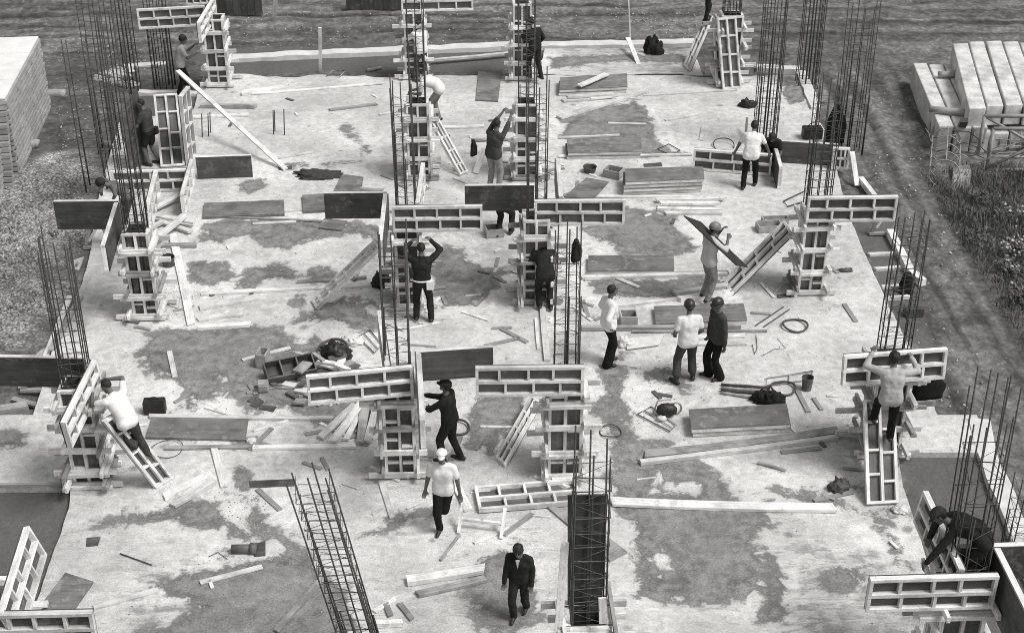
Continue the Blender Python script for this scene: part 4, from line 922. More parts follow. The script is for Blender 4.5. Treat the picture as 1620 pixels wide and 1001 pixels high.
# vibrating tool on its frame
p = G(1050, 658); t = thing('power_tool', 'small engine driven tool with a coil, lying among the rod frame', 'power tool', p)
b = MB(); b.blob(p+Vector((.05, 0, .14)), (.2, .12, .13), 14, 8, .06); b.build('motor', LEATHER, t)
b = MB(); b.tube([p+Vector((.22+.1*math.cos(a), .05, .14+.12*math.sin(a))) for a in np.linspace(0, 2*math.pi, 15)[:-1]], .02, 6, True); b.build('coil', PALE_STEEL, t)
b = MB(); b.tube([p+Vector((-.2, 0, .05)), p+Vector((-.12, .05, .3)), p+Vector((.12, .05, .33))], .016, 6); b.build('handle', PALE_STEEL, t)
b = MB(); b.blob(p+Vector((-.05, -.16, .06)), (.09, .06, .05), 9, 6, .2); b.build('rag', PAPER, t)
def bucket(label, px, py, r=.13, h=.26, mat=None):
    p = G(px, py); t = thing('bucket', label, 'bucket', p); b = MB(); n = 14; vs = []; fs = []
    for rr, z in ((r*.8, .006), (r, h), (r*.93, h), (r*.75, .03)):
        for k in range(n): a = 2*math.pi*k/n; vs.append(p+Vector((rr*math.cos(a), rr*math.sin(a), z)))
    for i in range(3):
        for k in range(n): fs.append((i*n+k, i*n+(k+1) % n, (i+1)*n+(k+1) % n, (i+1)*n+k))
    fs.append(tuple(range(n))[::-1]); fs.append(tuple(3*n+k for k in range(n))); b.add(vs, fs, None, 1, False); b.build('shell', mat or PALE_STEEL, t)
    b = MB(); b.tube([p+Vector((r*math.cos(a), .02, h-.02+r*.6*math.sin(a))) for a in np.linspace(0, math.pi, 9)], .006, 5); b.build('handle', STEEL, t); return t
bucket('grey bucket standing at the right end of the light rod frame', 1276, 616, .11, .28, PIPE)
bucket('small dark bowl left of the open wooden box, upper right of centre', 933, 272, .17, .14, RUBBER)
bucket('dark round pot standing beside the left centre column form', 267, 420, .15, .22, RUBBER)
def tubes(label, pts, r=.03):
    for i, (a, b_) in enumerate(pts): pole(label[i], a, b_, r, .0, mat=[STEEL, PALE_STEEL][i % 2] if i else STEEL, name='steel_tube', cat='tube', group='tubes lying left of the dark jacket')
tubes(['dark tube left of the dark jacket, topmost of the bundle', 'tube left of the dark jacket, second of the bundle', 'dark tube left of the dark jacket, third of the bundle', 'tube left of the dark jacket, lowest of the bundle'], [((1141, 608), (1218, 613)), ((1141, 613), (1222, 619)), ((1140, 617), (1222, 624)), ((1141, 621), (1200, 630))])
def recess_shade(label, q, depth=.25):
    """recess in the slab, its shade put in as a thin dark sheet on top"""
    P = [G(x, y, .012) for x, y in q]; b = MB(); b.quadbox(P[::-1], .008); o = b.build('recess_shade_sheet', PLY, loc=P[0]); o['kind'] = 'structure'  # dark sheet laid on the slab for the shade inside the recess
recess_shade('', [(394, 760), (466, 757), (466, 768), (395, 771)]); recess_shade('', [(137, 850), (159, 848), (155, 862), (136, 864)]); recess_shade('', [(1018, 259), (1046, 257), (1048, 263), (1019, 264)]); recess_shade('', [(1229, 466), (1252, 462), (1252, 470), (1230, 471)]); recess_shade('', [(440, 264), (462, 262), (462, 268), (441, 269)])
b = MB(); p = G(386, 868, .07); b.tube([p-Vector((.2, 0, 0)), p+Vector((.16, .01, 0))], .075, 12); b.tube([p+Vector((.1, .01, 0)), p+Vector((.2, .01, 0))], .1, 12)
tag(b.build('clay_pipe', PIPE, loc=p-E3*.07), 'short dark clay pipe with a collar lying in the slab at lower left', 'pipe')
recess_shade('', [(400, 860), (420, 855), (420, 878), (402, 880)])

# ------------------------------------------------------------------ things round the slab
# stack of hollow blocks at upper left
def block_stack(label, q, z0, h, nc, dx=.17, top_mat=COVER):
    """q: three pixel corners of the top, far right, near right, then the depth to the left in metres"""
    a, b_ = G(*q[0], z0+h), G(*q[1], z0+h); d = (a-b_); L = d.length; d.normalize(); left = Vector((-d.y, d.x, 0)); W = q[2]
    t = thing('block_stack', label, 'block stack', (a+b_)/2-E3*h, 'stacks of hollow blocks at the upper left'); ch = h/nc
    s = MB(); n = int(L/dx)
    for c in range(nc):
        for i in range(n):
            o_ = b_+d*((i+.5+(c % 2)*.3)*L/n)+E3*(-h+(c+.5)*ch); bul = random.uniform(-.02, .02)
            s.box(o_+left*(.07+bul*.4), d*(L/n*.46), E3*(ch*.27), left*.1, rt(.9, 1.06))
        off = random.uniform(-.035, .03); s.box(b_+d*(L/2)+left*(.1+off)+E3*(-h+(c+.5)*ch-ch*.04), d*(L/2+.02), E3*(ch*.34), left*.1, rt(.82, 1.08))
        for k in range(int(W/dx)): s.box(b_+left*((k+.5)*dx)+d*(.09+random.uniform(-.03, .03)-.05*(nc-1-c))+E3*(-h+(c+.5)*ch), left*(dx*.46), E3*(ch*.40), d*.09, rt(.75, 1.0))
    s.build('block_courses', BLOCK, t)
    s = MB(); c_ = (a+b_)/2+left*(W/2); s.box(c_-E3*(h/2+.02), d*(L/2-.1), left*(W/2-.1), E3*(h/2-.02)); s.build('inner_fill', RUBBER, t)
    s = MB(); n2 = 7
    for i in range(n2): s.box(b_+d*((i+.5)*L/n2)+left*(W/2)+E3*(.02+random.uniform(-.004, .004)), left*(W/2), d*(L/n2*.495), E3*.02, rt(.94, 1.04))
    s.build('cover_slab', top_mat, t); return t
block_stack('high stack of hollow blocks with a pale flat top at upper left', ((61, 60), (8, 158), 7.0), -.15, 2.0, 15, .22)
block_stack('lower stack of hollow blocks in front of the high one, at the left border', ((16, 172), (-42, 272), 5.0), -.15, 1.35, 10, .22)
# precast beams at upper right
def beams(label, tl, tr, bl, n, z0, h, gap=.03):
    a, b_, c_ = G(*tl, z0+h), G(*tr, z0+h), G(*bl, z0+h); wv = (b_-a)/n; dv = c_-a
    for i in range(n):
        e = random.uniform(-.16, .1); o_ = a+wv*i+E3*random.uniform(-.018, .018); w1 = wv*random.uniform(.88, .95)
        b = MB(); x = dv.normalized(); P = [o_+x*e, o_+w1+x*e, o_+w1+dv+x*e, o_+dv+x*e]
        top = [p-E3*0 for p in P]; t_ = h; b.quadbox(top[::-1], t_, 1.0)
        q = b.build('precast_beam', CONC_LIGHT, loc=o_-E3*h); m = q.modifiers.new('bevel', 'BEVEL'); m.width = .03; m.segments = 2
        tag(q, label[0] if i == 0 else label[1] if i == n-1 else label[2], 'concrete beam', label[3])
beams(('first beam on the left of the low row at upper right', 'last beam of the low row, next to the high row at upper right', 'middle beam of the low row at upper right', 'low row of precast beams'), (1445, 100), (1516, 100), (1486, 200), 3, -.15, .75)
HIGH = ('first beam on the left of the high row at upper right', 'beam of the high row cut by the right border', 'pale beam within the high row at upper right', 'high row of precast beams')
LOW = ('first beam of the layer hidden under the high row at upper right', 'last beam of the layer hidden under the high row at upper right', 'middle beam of the layer hidden under the high row at upper right', 'bottom layer of precast beams')
beams(HIGH, (1507, 68), (1666, 64), (1533, 170), 6, .55, .55)
beams(LOW, (1513, 100), (1672, 96), (1541, 212), 6, -.15, .55)
pole('spacer log between the two layers of the high row of beams, front', (1534, 184), (1640, 182), .07, .40)
pole('grey spacer beam lying across the low row of precast beams', (1470, 172), (1526, 178), .09, .62)
pole('short spacer log on the low row behind the other one', (1486, 118), (1512, 116), .1, .62)
# steel racks with hoops in front of the beams
def rack(label, x0, x1, yb, h, depth):
    a, b_ = G(x0, yb, -.15), G(x1, yb, -.15); t = thing('tubular_rack', label, 'rack', (a+b_)/2, 'tubular steel racks before the precast beams'); back = Vector((0, depth, 0))
    b = MB()
    for p in (a, b_, a+back, b_+back): b = MB(); b.tube([p, p+E3*h], .05, 6); b.build('post', PALE_STEEL, t)
    b = MB()
    for e in (Vector(), back):
        for z in (.05, h): b.tube([a+e+E3*z, b_+e+E3*z], .05, 6)
    b.build('rail', PALE_STEEL, t); b = MB(); b.tube([a+E3*.1, b_+E3*h], .04, 6); b.tube([a+back+E3*h, b_+back+E3*.1], .04, 6); b.build('brace', PALE_STEEL, t); return t
rack('steel rack with a sloping brace at the right border', 1560, 1680, 272, 1.15, .8)
rack('taller steel rack leaning before the high row of beams', 1536, 1700, 222, 1.1, .7)
def hooprow(label, p0, p1, n, R, upright=True, z=-.15, lying=False):
    a, b_ = G(*p0, z), G(*p1, z); d = (b_-a); t = thing('hoop_cage', label, 'hoop cage', (a+b_)/2, 'cages of hooped rods beside the racks'); dn = d.normalized(); sd = dn.cross(E3)
    for i in range(n):
        c_ = a+d*(i/(n-1))+E3*R; b = MB(); b.tube([c_+sd*R*math.cos(g)+E3*R*math.sin(g) for g in np.linspace(0, 2*math.pi, 21)[:-1]], .016, 5, True); b.build('hoop', PALE_STEEL, t)
    for g in (.3, 1.57, 2.8, 4.7): o_ = sd*R*math.cos(g)+E3*(R+R*math.sin(g)); b = MB(); b.tube([a+o_, b_+o_], .014, 5); b.build('long_rod', PALE_STEEL, t)
    return t
hooprow('round hooped rod cage lying at the grass edge', (1490, 296), (1494, 232), 6, .36)
hooprow('row of small hoops under the steel racks', (1512, 232), (1640, 238), 9, .28)
hooprow('row of hoops in front of the low row of beams', (1468, 216), (1560, 224), 6, .2)
b = MB()
for i in range(24):
    a = G(1507+i*1.15, 296+random.uniform(-3, 3), -.08); q = G(1508+i*1.15, 262+random.uniform(-2, 2), -.02); b.tube([a, a.lerp(q, .5)+E3*.05, q], .018, 5, tone=rt())
tag(b.build('straw_bundle', TIMBER_OLD, loc=G(1520, 280, -.1)), 'flat bundle of pale thin rods at the grass edge', 'bundle')
board3('dark post leaning on the low row of beams', G(1512, 222, -.1), G(1526, 190, .9), .18, .12, E3, PLY, 'post', 'leaning_post')
# hoarding at the back, boards at the slab edges
def hoarding(label, x0, x1, yb, h, z=-.1):
    a, b_ = G(x0, yb, z), G(x1, yb, z); t = thing('dark_hoarding', label, 'hoarding', (a+b_)/2); d = b_-a; n = max(2, int(d.length/.22)); b = MB()
    for i in range(n): b.box(a+d*((i+.5)/n)+E3*(h/2), E3*(h/2+random.uniform(-.03, .02)), d/n*.485, E2*.03, rt(.7, 1.2))
    b.build('boards', PLY, t); b = MB(); 
    for f in (.25, .8): b.beam(a+E3*h*f+E2*.08, b_+E3*h*f+E2*.08, .1, .1)
    b.build('rails', TIMBER_OLD, t)
hoarding('dark board hoarding at the top edge left of centre', 336, 416, 24, 1.6)
hoarding('low dark boarding at the top edge behind the thin cage', 548, 640, 15, .9)
EDGE = 'edge boards of the slab forms'
def edge(label, pts, w_=.06, h=.28, z=-.28, mat=None):
    b = MB(); q = [G(x, y, 0) for x, y in pts]
    for a, c_ in zip(q, q[1:]): b.beam(Vector((a.x, a.y, z+h/2)), Vector((c_.x, c_.y, z+h/2)), w_, h, E3, rt(.8, 1.05))
    return tag(b.build('edge_board', mat or TIMBER_OLD, loc=q[0]), label, 'edge board', EDGE)
edge('grey edge board along the left side behind the far left cage', [(124, 395), (86, 495), (58, 565)], .25, .1, -.22)
edge('pale edge board ending below the left dark panel, outer side', [(110, 462), (70, 560)], .12, .12, -.2, TIMBER)
edge('timber edge board beside the pit on the right, long one', [(1408, 366), (1440, 428), (1460, 446)], .16, .16, -.1, TIMBER)
edge('timber edge board at the corner of the right side, upper', [(1362, 282), (1385, 312)], .12, .14, -.1, TIMBER)
for i, (a, b_) in enumerate([((1374, 405), (1430, 402)), ((1384, 428), (1440, 424)), ((1395, 456), (1436, 454)), ((1402, 474), (1440, 472))]):
    plank(['uppermost', 'second', 'third', 'lowest'][i]+' cross strut bridging the pit at the right slab edge', a, b_, .1, .06, -.1, TIMBER, group='struts in the edge pit at the right')
hang('hanging_jacket', 'dark garment hung on the edge forms behind the right hand cage', 'jacket', G(1437, 432, .35), .32, .6, BLACK_CLOTH)
b = MB(); p = G(1443, 505, -.2); b.box(p+E3*.15, E1*.18, E2*.12, E3*.15); tag(b.build('dark_crate', PLY, loc=p), 'small dark crate behind the right hand cage', 'crate')
def aframe(label, px, py, h=.75):
    p = G(px, py, -.1); t = thing('prop_frame', label, 'prop frame', p)
    for s_ in (-1, 1): b = MB(); b.beam(p+E1*.3*s_, p+E1*.1*s_+E3*h, .07, .05, -E2); b.build('leg', TIMBER_OLD, t)
    b = MB(); b.beam(p-E1*.34+E3*.05, p+E1*.34+E3*.05, .09, .06); b.build('foot_board', TIMBER_OLD, t); b = MB(); b.beam(p-E1*.2+E3*.2, p+E1*.14+E3*h*.95, .06, .04, -E2); b.build('brace', TIMBER, t)
aframe('timber prop frame under the dark panel at the far left', 157, 394); aframe('timber prop frame at the slab corner on the far left', 62, 620, .6); aframe('timber prop frame under the right hand panel beyond the slab', 1398, 372, .8)
plank('board lying at the far left slab corner, pale one', (30, 612), (66, 604), .12, .04, -.1); plank('board lying at the far left slab corner, dark one', (20, 632), (70, 645), .12, .04, -.1, TO); plank('upright looking grey board at the far left border', (0, 660), (45, 652), .2, .2, -.15, TO)
plank('thin dark batten at the front edge of the left wing of the slab', (-10, 769), (98, 768), .06, .05, .006, TO)
plank('short pale board beside the bottom left panel under the helmet', (33, 960), (76, 958), .14, .05, .3)
for i, (a, b_) in enumerate([((-6, 922), (20, 922)), ]): plank('pale board end at the lower left border', a, b_, .1, .1, .2)
# boards round the bending man in the right front pit
plank('thick pale timber in the pit under the arm of the man in the dark cap', (1468, 800), (1508, 905), .1, .1, -.2); plank('second timber in the pit beside the slab edge at lower right', (1447, 790), (1482, 905), .12, .1, -.3, TO)
# dark board upright at upper left and the carried panel are with the people below
sheet('plywood_sheet', 'tall dark plywood sheet held upright by the man in shorts', 'plywood sheet', [G(207, 268), G(237, 258), V(218, 142, G(237, 258).y+.1), V(189, 182, G(207, 268).y+.05)], .05, PLY)
for i, (x, y) in enumerate([(172, 118), (185, 132), (198, 122), (160, 128), (205, 135), (190, 115)]):
    cloth_heap('rubble', 'pale lumps of rubble on the soil behind the cages at the upper left', 'rubble', x, y, (.2+.06*(i % 3), .13, .1), CONC, z=-.15, seed=i)['group'] = 'rubble lumps behind the left cages'
# ------------------------------------------------------------------ small loose material: stones, chips, grass
def scatter(name, polys, n, size, mat, z, seed, flat=.6, tone=(.6, 1.3)):
    r = random.Random(seed); b = MB(); tot = sum(w_ for _, w_ in polys)
    for q, w_ in polys:
        P = np.array(gp(q, 0)); lo, hi = P.min(0), P.max(0); k = int(n*w_/tot); done = 0
        while done < k:
            x, y = r.uniform(lo[0], hi[0]), r.uniform(lo[1], hi[1])
            if polysd(np.array([x]), np.array([y]), P.tolist())[0] < 0: continue
            s_ = size*r.uniform(.35, 1)**1.5*1.4; a = r.uniform(0, 6.3); vs = []
            for i in range(5): g = a+i*1.257+r.uniform(-.3, .3); vs.append((x+s_*math.cos(g)*r.uniform(.6, 1), y+s_*math.sin(g)*r.uniform(.6, 1), z-.01))
            vs += [(x+(v[0]-x)*.6, y+(v[1]-y)*.6, z+s_*flat*r.uniform(.5, 1)) for v in vs[:5]]
            b.add(vs, [(5, 6, 7, 8, 9)]+[(i, (i+1) % 5, 5+(i+1) % 5, 5+i) for i in range(5)], None, r.uniform(*tone)); done += 1
    o = b.build(name, mat); o['kind'] = 'stuff'; o['label'] = name.replace('_', ' ')+' strewn about the site'; return o
SL = [[(330, 130), (1250, 120), (1430, 560), (1460, 900), (1540, 1150), (20, 1150), (110, 790), (110, 640)]]
scatter('concrete_crumbs', [(SL[0], 6), ([(940, 570), (1110, 570), (1130, 720), (940, 720)], 1.2), ([(240, 430), (320, 430), (310, 520), (240, 500)], 1.6), ([(220, 880), (520, 860), (560, 1100), (140, 1100)], 1), ([(330, 770), (420, 790), (430, 850), (350, 830)], .8)], 1500, .016, STONE, .004, 3)
scatter('gravel_stones', [(GRAV, 3), ([(-100, 300), (140, 330), (100, 440), (-100, 600)], 4)], 4200, .036, STONE, -.09, 4, .6, (.35, 1.05))
scatter('soil_chips', [([(380, -5), (1180, -5), (1100, 62), (380, 80)], 4), ([(1350, 130), (1480, 130), (1500, 300), (1620, 760), (1480, 640)], 3), ([(80, 60), (250, 60), (220, 140), (90, 260)], 3), ([(960, 10), (1110, 10), (1100, 60), (970, 60)], 2)], 1500, .03, STONE, -.09, 5, .5, (.6, 1.7))
# small offcuts, nails' laths and splinters strewn over the slab: a few shapes, copied
OFF = []
for i in range(9):
    b = MB(); ln = random.uniform(.06, .2) if i < 6 else random.uniform(.28, .5); b.box((0, 0, .012), Vector((ln, random.uniform(-.01, .01), 0)), Vector((0, random.uniform(.012, .04) if i < 6 else random.uniform(.03, .055), 0)), Vector((0, 0, .011)), rt(.7, 1.05))
    OFF.append(b.build('wood_offcut', [TIMBER, TIMBER_OLD, TIMBER, GRIMY, TIMBER_OLD, TIMBER][i % 6]))
r = random.Random(5); used = 0; area = gp([(330, 140), (1240, 135), (1400, 560), (1430, 900), (1470, 1001), (70, 1001), (120, 790), (130, 560), (190, 320)])
spots = [(635, 757), (893, 757), (1396, 722), (232, 505), (648, 488), (848, 482), (1281, 467), (664, 284), (833, 284), (470, 620), (520, 640), (560, 690)]
for i in range(190):
    if i % 3: q = G(*r.choice(spots)); x, y = q.x+r.gauss(0, .9), q.y+r.gauss(0, .9)
    else: x, y = r.uniform(-8, 8), r.uniform(16.5, 38)
    if polysd(np.array([x]), np.array([y]), area)[0] < .2: continue
    o = OFF[i] if i < 9 else OFF[i % 9].copy()
    if i >= 9: C.objects.link(o)
    o.location = (x, y, .006); o.rotation_euler = (0, 0, r.uniform(0, 3.1)); tag(o, 'little wood offcut strewn on the concrete slab', 'offcut', 'little wood offcuts strewn on the slab')
for o in OFF:
    if 'label' not in o: bpy.data.objects.remove(o)
def grass():
    r = random.Random(11); b = MB(); P = np.array(gp(GRASS, -.1)); lo, hi = P.min(0), P.max(0); n = 0
    while n < 15000:
        x, y = r.uniform(lo[0], hi[0]), r.uniform(lo[1], hi[1]); s_ = polysd(np.array([x]), np.array([y]), P.tolist())[0]
        if s_ < r.uniform(-.7, .9): continue
        cl = float(fbm(np.array([x*1.3]), np.array([y*1.3]), 3, 21)[0]); h = r.uniform(.06, .24)*(.4+1.3*cl); a = r.uniform(0, 6.3); le = r.uniform(.2, .9)*h; wd = r.uniform(.005, .011)
        d = Vector((math.cos(a), math.sin(a), 0)); s2 = Vector((-d.y, d.x, 0))*wd; o_ = Vector((x, y, -.2)); m_ = o_+d*le*.35+E3*(h*.7+.1); e = o_+d*le+E3*(h+.1); sh_ = .6+1.1*cl
        b.add([o_-s2, o_+s2, m_+s2*.8, m_-s2*.8, e], [(0, 1, 2, 3), (3, 2, 4)], None, sh_*r.uniform(.75, 1.3)); n += 1
    o = b.build('grass', LEAF); o['kind'] = 'stuff'; o['label'] = 'rough grass beyond the dirt lane at the right'
grass()
def bush(label, px, py, R, h, nl, flowers, seed):
    r = random.Random(seed); p = G(px, py, -.15); t = thing('wild_shrub', label, 'shrub', p, 'wild shrubs in the rough grass'); st = MB(); lf = MB(); fl = MB()
    tips = []
    for i in range(16):
        a = r.uniform(0, 6.3); e = p+Vector((math.cos(a)*R*r.uniform(.2, 1), math.sin(a)*R*r.uniform(.2, 1), h*r.uniform(.5, 1))); m_ = p.lerp(e, .5)+E3*h*.15; st.tube([p, m_, e], [.016, .01, .005], 5); tips += [m_, e, m_.lerp(e, .5)]
    st.build('stems', TIMBER_OLD, t)
    for i in range(nl):
        if i >= flowers and r.random() < .3: continue
        c_ = r.choice(tips)+Vector((r.gauss(0, .16), r.gauss(0, .16), r.gauss(0, .13)))*R*1.3; s_ = r.uniform(.03, .065)
        u = Vector((r.uniform(-1, 1), r.uniform(-1, 1), r.uniform(-.4, .6))).normalized(); v = u.cross(Vector((r.uniform(-1, 1), r.uniform(-1, 1), 1))).normalized()
        lf.add([c_-u*s_, c_+v*s_*.5, c_+u*s_, c_-v*s_*.5], [(0, 1, 2, 3)], None, r.uniform(.5, 1.5))
        if i < flowers:
            c_ = c_+E3*.05; u2 = Vector((1, 0, 0)); v2 = Vector((0, 1, .5)).normalized(); s2 = r.uniform(.02, .045); fl.add([c_-u2*s2, c_+v2*s2, c_+u2*s2, c_-v2*s2], [(0, 1, 2, 3)])
    lf.build('foliage', LEAF, t)
    if flowers: fl.build('blossoms', PETAL, t)
bush('shrub with a cluster of white blossoms in the rough grass at the right', 1606, 404, .5, .32, 600, 70, 1)
bush('shrub sprinkled with few white blossoms above the brightest one', 1602, 348, .45, .26, 380, 18, 2)
bush('low dark shrub with scattered blossoms at the right border', 1598, 432, .4, .25, 360, 10, 3)
bush('low leafy plant at the tip of the grass by the dirt lane', 1545, 385, .4, .22, 320, 0, 4)
bush('dark leafy plant at the right border below the blossoms', 1618, 478, .5, .35, 420, 4, 5)
bush('leafy plant in the grass behind the bundle of rods', 1550, 320, .35, .2, 260, 0, 6)
# tangle of bent rods and more struts at the racks
r = random.Random(17); t = thing('rod_tangle', 'tangle of thin bent rods before the low row of beams', 'rods', G(1500, 225, -.15))
for i in range(26):
    a = G(r.uniform(1470, 1640), r.uniform(200, 250), r.uniform(-.1, .5)); d = Vector((r.uniform(-.9, .9), r.uniform(-.3, .3), r.uniform(-.3, .4))); b = MB()
    b.tube([a, a+d*.5+Vector((0, 0, r.uniform(-.1, .2))), a+d], .013, 5); b.build('rod', PALE_STEEL if i % 3 else STEEL, t)
# ------------------------------------------------------------------ people
MATS = dict(skin=SKIN, hair=HAIR, lip=LIP, dark=DARK_CLOTH, black=BLACK_CLOTH, char=CHAR_CLOTH, grey=GREY_CLOTH, light=LIGHT_CLOTH, white=WHITE_CLOTH, boot=BOOT, pale=PALE_CLOTH)
PEOPLE = []
def ik(a, t, l1, l2, hint):
    d = t-a; L = d.length; m = (l1+l2)*.998
    if L > m: t = a+d*(m/L); d = t-a; L = m
    if L < 1e-4: d = Vector((0, 0, -1e-3)); L = 1e-3
    x = (l1*l1-l2*l2+L*L)/(2*L); h = math.sqrt(max(l1*l1-x*x, 0)); n = hint-d*(hint.dot(d)/(L*L)); n = n.normalized() if n.length > 1e-5 else Vector((1, 0, 0))
    return a+d*(x/L)+n*h, t
def person(label, at, yaw, s=1.0, hip=(0, 0, .92), lean=4, side=0, twist=0, feet=((-.1, 0, 0), (.1, .02, 0)), hands=((-.24, .05, .78), (.24, .05, .78)), head=(0, 0),
           top='white', bot='dark', sleeve='short', pants='normal', hat='hair', hatmat=None, elbow=None, knee=None, belt=None, footyaw=(0, 0), open_=None):
    at = Vector(at); R = Matrix.Rotation(math.radians(yaw), 3, 'Z'); prim = []   # (kind, tag, data)
    Wd = lambda p: at+R @ (Vector(p)*s)
    def cap(tg, a, ra, b, rb): prim.append(('c', tg, Vector(a), ra, Vector(b), rb))
    def ell(tg, c, rad, M=None): prim.append(('e', tg, Vector(c), Vector(rad), M or Matrix.Identity(3)))
    P = Vector(hip); la, sa = math.radians(lean), math.radians(side)
    U = lambda f: Vector((math.sin(sa)*f, math.sin(la*f), math.cos(la*f)*math.cos(sa*f))).normalized()
    waist = P+U(.45)*.17; chest = waist+U(.95)*.2; neck = chest+U(1.2)*.17; tw = math.radians(twist)
    rt_ = Vector((math.cos(tw), math.sin(tw), -math.sin(sa)*.8)).normalized(); rh = Vector((1, 0, 0))
    up = U(1.1); rt_ = (rt_-up*rt_.dot(up)).normalized(); fw = up.cross(rt_)
    cap(bot, P-rh*.075-E3*.02, .118, P+rh*.075-E3*.02, .118); cap(top, P-rh*.07+U(.4)*.07, .112, P+rh*.07+U(.4)*.07, .112)
    cap(top, waist-rh*.06, .112, waist+rh*.06, .112); cap(top, P+U(.4)*.06, .115, waist, .115)
    cap(top, waist+fw*.004, .117, chest-fw*.004, .127); cap(top, chest-rt_*.07, .124, chest+rt_*.07, .124); cap(top, chest, .122, neck-up*.09-fw*.012, .092)
    if top != 'skin' and not belt:
        for e in (-1, 1): cap(top, P+rh*.072*e+U(.4)*.0, .134, waist+rh*.058*e, .12)
        cap(top, P+U(.4)*.0, .136, waist, .125)
    for e in (-1, 1): cap(top, waist+rh*.055*e, .112, chest+rt_*.085*e+fw*.012, .122); cap(top, chest+rt_*.085*e+fw*.01, .122, neck+rt_*.11*e-up*.075-fw*.01, .085)
    cap(top, neck-rt_*.15-up*.06, .064, neck+rt_*.15-up*.06, .064)
    nod, turn = math.radians(head[0]), math.radians(head[1])
    hu = Vector((0, math.sin(la*.75+nod), math.cos(la*.75+nod))); hr = Vector((math.cos(turn+tw*.6), math.sin(turn+tw*.6), 0)); hr = (hr-hu*hr.dot(hu)).normalized(); hf = hu.cross(hr); HM = Matrix((hr, hf, hu)).transposed()
    hb = neck+hu*.075+fw*.015; hc = hb+hu*.115+hf*.02
    cap('skin', neck-up*.03, .06, hb, .053); cap(top, neck-up*.05, .085, neck-up*.005, .066)
    ell('skin', hc, (.074, .094, .108), HM); L_ = lambda x, y, z: hc+hr*x+hf*y+hu*z
    cap('skin', L_(0, .035, -.06), .058, L_(0, .06, -.09), .036); cap('skin', L_(0, .085, .015), .012, L_(0, .108, -.022), .019)
    for e in (-1, 1): ell('skin', L_(.077*e, -.01, -.012), (.013, .024, .034), HM); ell('hair', L_(.031*e, .088, .018), (.014, .01, .008), HM); cap('hair', L_(.018*e, .092, .036), .006, L_(.045*e, .082, .036), .006)
    cap('lip', L_(-.02, .087, -.058), .008, L_(.02, .087, -.058), .008)
    sk = 'skin'
    for i, e in enumerate((-1, 1)):                           # arms
        S = neck+rt_*.185*e-up*.065; T = Vector(hands[i]); hint = Vector(elbow[i]) if elbow else Vector((.5*e, -.6, -.7))
        E_, Wr = ik(S, T, .285, .255, hint); d = (Wr-E_).normalized(); ua = (E_-S)
        if sleeve == 'short': cap(sk, S, .05, E_, .043); cap(top, S, .066, S+ua*.62, .062); cap(sk, E_, .043, Wr, .029)
        elif sleeve == 'rolled': cap(top, S, .066, E_, .056); cap(top, E_, .056, E_.lerp(Wr, .25), .054); cap(sk, E_, .043, Wr, .029)
        elif sleeve == 'none': cap(sk, S, .057, E_, .044); cap(sk, E_, .044, Wr, .029)
        else: cap(top, S, .068, E_, .056); cap(top, E_, .056, Wr, .042); cap(sk, Wr-d*.02, .03, Wr+d*.02, .028)
        n = d.cross(Vector((0, 0, 1))) if abs(d.z) < .85 else d.cross(fw); n = n.normalized(); c_ = n.cross(d).normalized()
        if c_.dot(hint) > 0 and abs(d.z) > .85: c_ = -c_
        if c_.z > 0 and abs(d.z) < .85: c_ = -c_
        for q in (-.022, 0, .022): cap(sk, Wr+d*.01+n*q*.7, .018, Wr+d*.085+n*q, .0165)
        for j, q in enumerate((-.033, -.011, .011, .033)):
            ln = (.8, 1, .96, .78)[j]; b0 = Wr+d*.09+n*q; b1 = b0+(d*.8+c_*(.35+.08*j)).normalized()*.045*ln; b2 = b1+(d*.3+c_*.85).normalized()*.04*ln
            cap(sk, b0, .0105, b1, .0098); cap(sk, b1, .0098, b2, .009)
        ts = n*(1 if n.dot(fw) > 0 else -1); q0 = Wr+d*.03+ts*.026; q1 = q0+(d*.55+ts*.7).normalized()*.045; cap(sk, q0, .014, q1, .011); cap(sk, q1, .011, q1+(d*.8+c_*.5).normalized()*.03, .0098)
    for i, e in enumerate((-1, 1)):                           # legs
        Hj = P+rh*.088*e-E3*.03; F = Vector(feet[i]); A_ = F+E3*.085; hint = Vector(knee[i]) if knee else Vector((.1*e, 1, .1)); K, A2 = ik(Hj, A_, .425, .415, hint)
        fy = math.radians(footyaw[i]); fd = Vector((-math.sin(fy), math.cos(fy), 0))
        if pants == 'shorts': M_ = Hj.lerp(K, .72); cap(bot, Hj, .1, M_, .095); cap(sk, Hj, .08, K, .055); cap(sk, K, .055, K.lerp(A2, .35), .056); cap(sk, K.lerp(A2, .35), .056, A2, .034)
        elif pants == 'flare': cap(bot, Hj, .1, K, .07); cap(bot, K, .07, A2-E3*.03, .098)
        elif pants == 'tuck': cap(bot, Hj, .103, K, .08); cap(bot, K, .08, K.lerp(A2, .72), .082); cap('boot', K.lerp(A2, .7), .05, A2, .046)
        else: cap(bot, Hj, .102, K, .074); cap(bot, K, .074, A2-E3*.005, .063)
        A3 = A2-E3*.085; cap('boot', A3-fd*.055+E3*.045, .043, A3+fd*.06+E3*.045, .045); cap('boot', A3+fd*.06+E3*.045, .045, A3+fd*.165+E3*.034, .033); cap('boot', A3+E3*.08, .042, A3+E3*.05, .045)
    t = thing('person', label, 'person', Wd((0, 0, 0)))
    PEOPLE.append((t, prim, R, at, s))
    hair = MB(); 
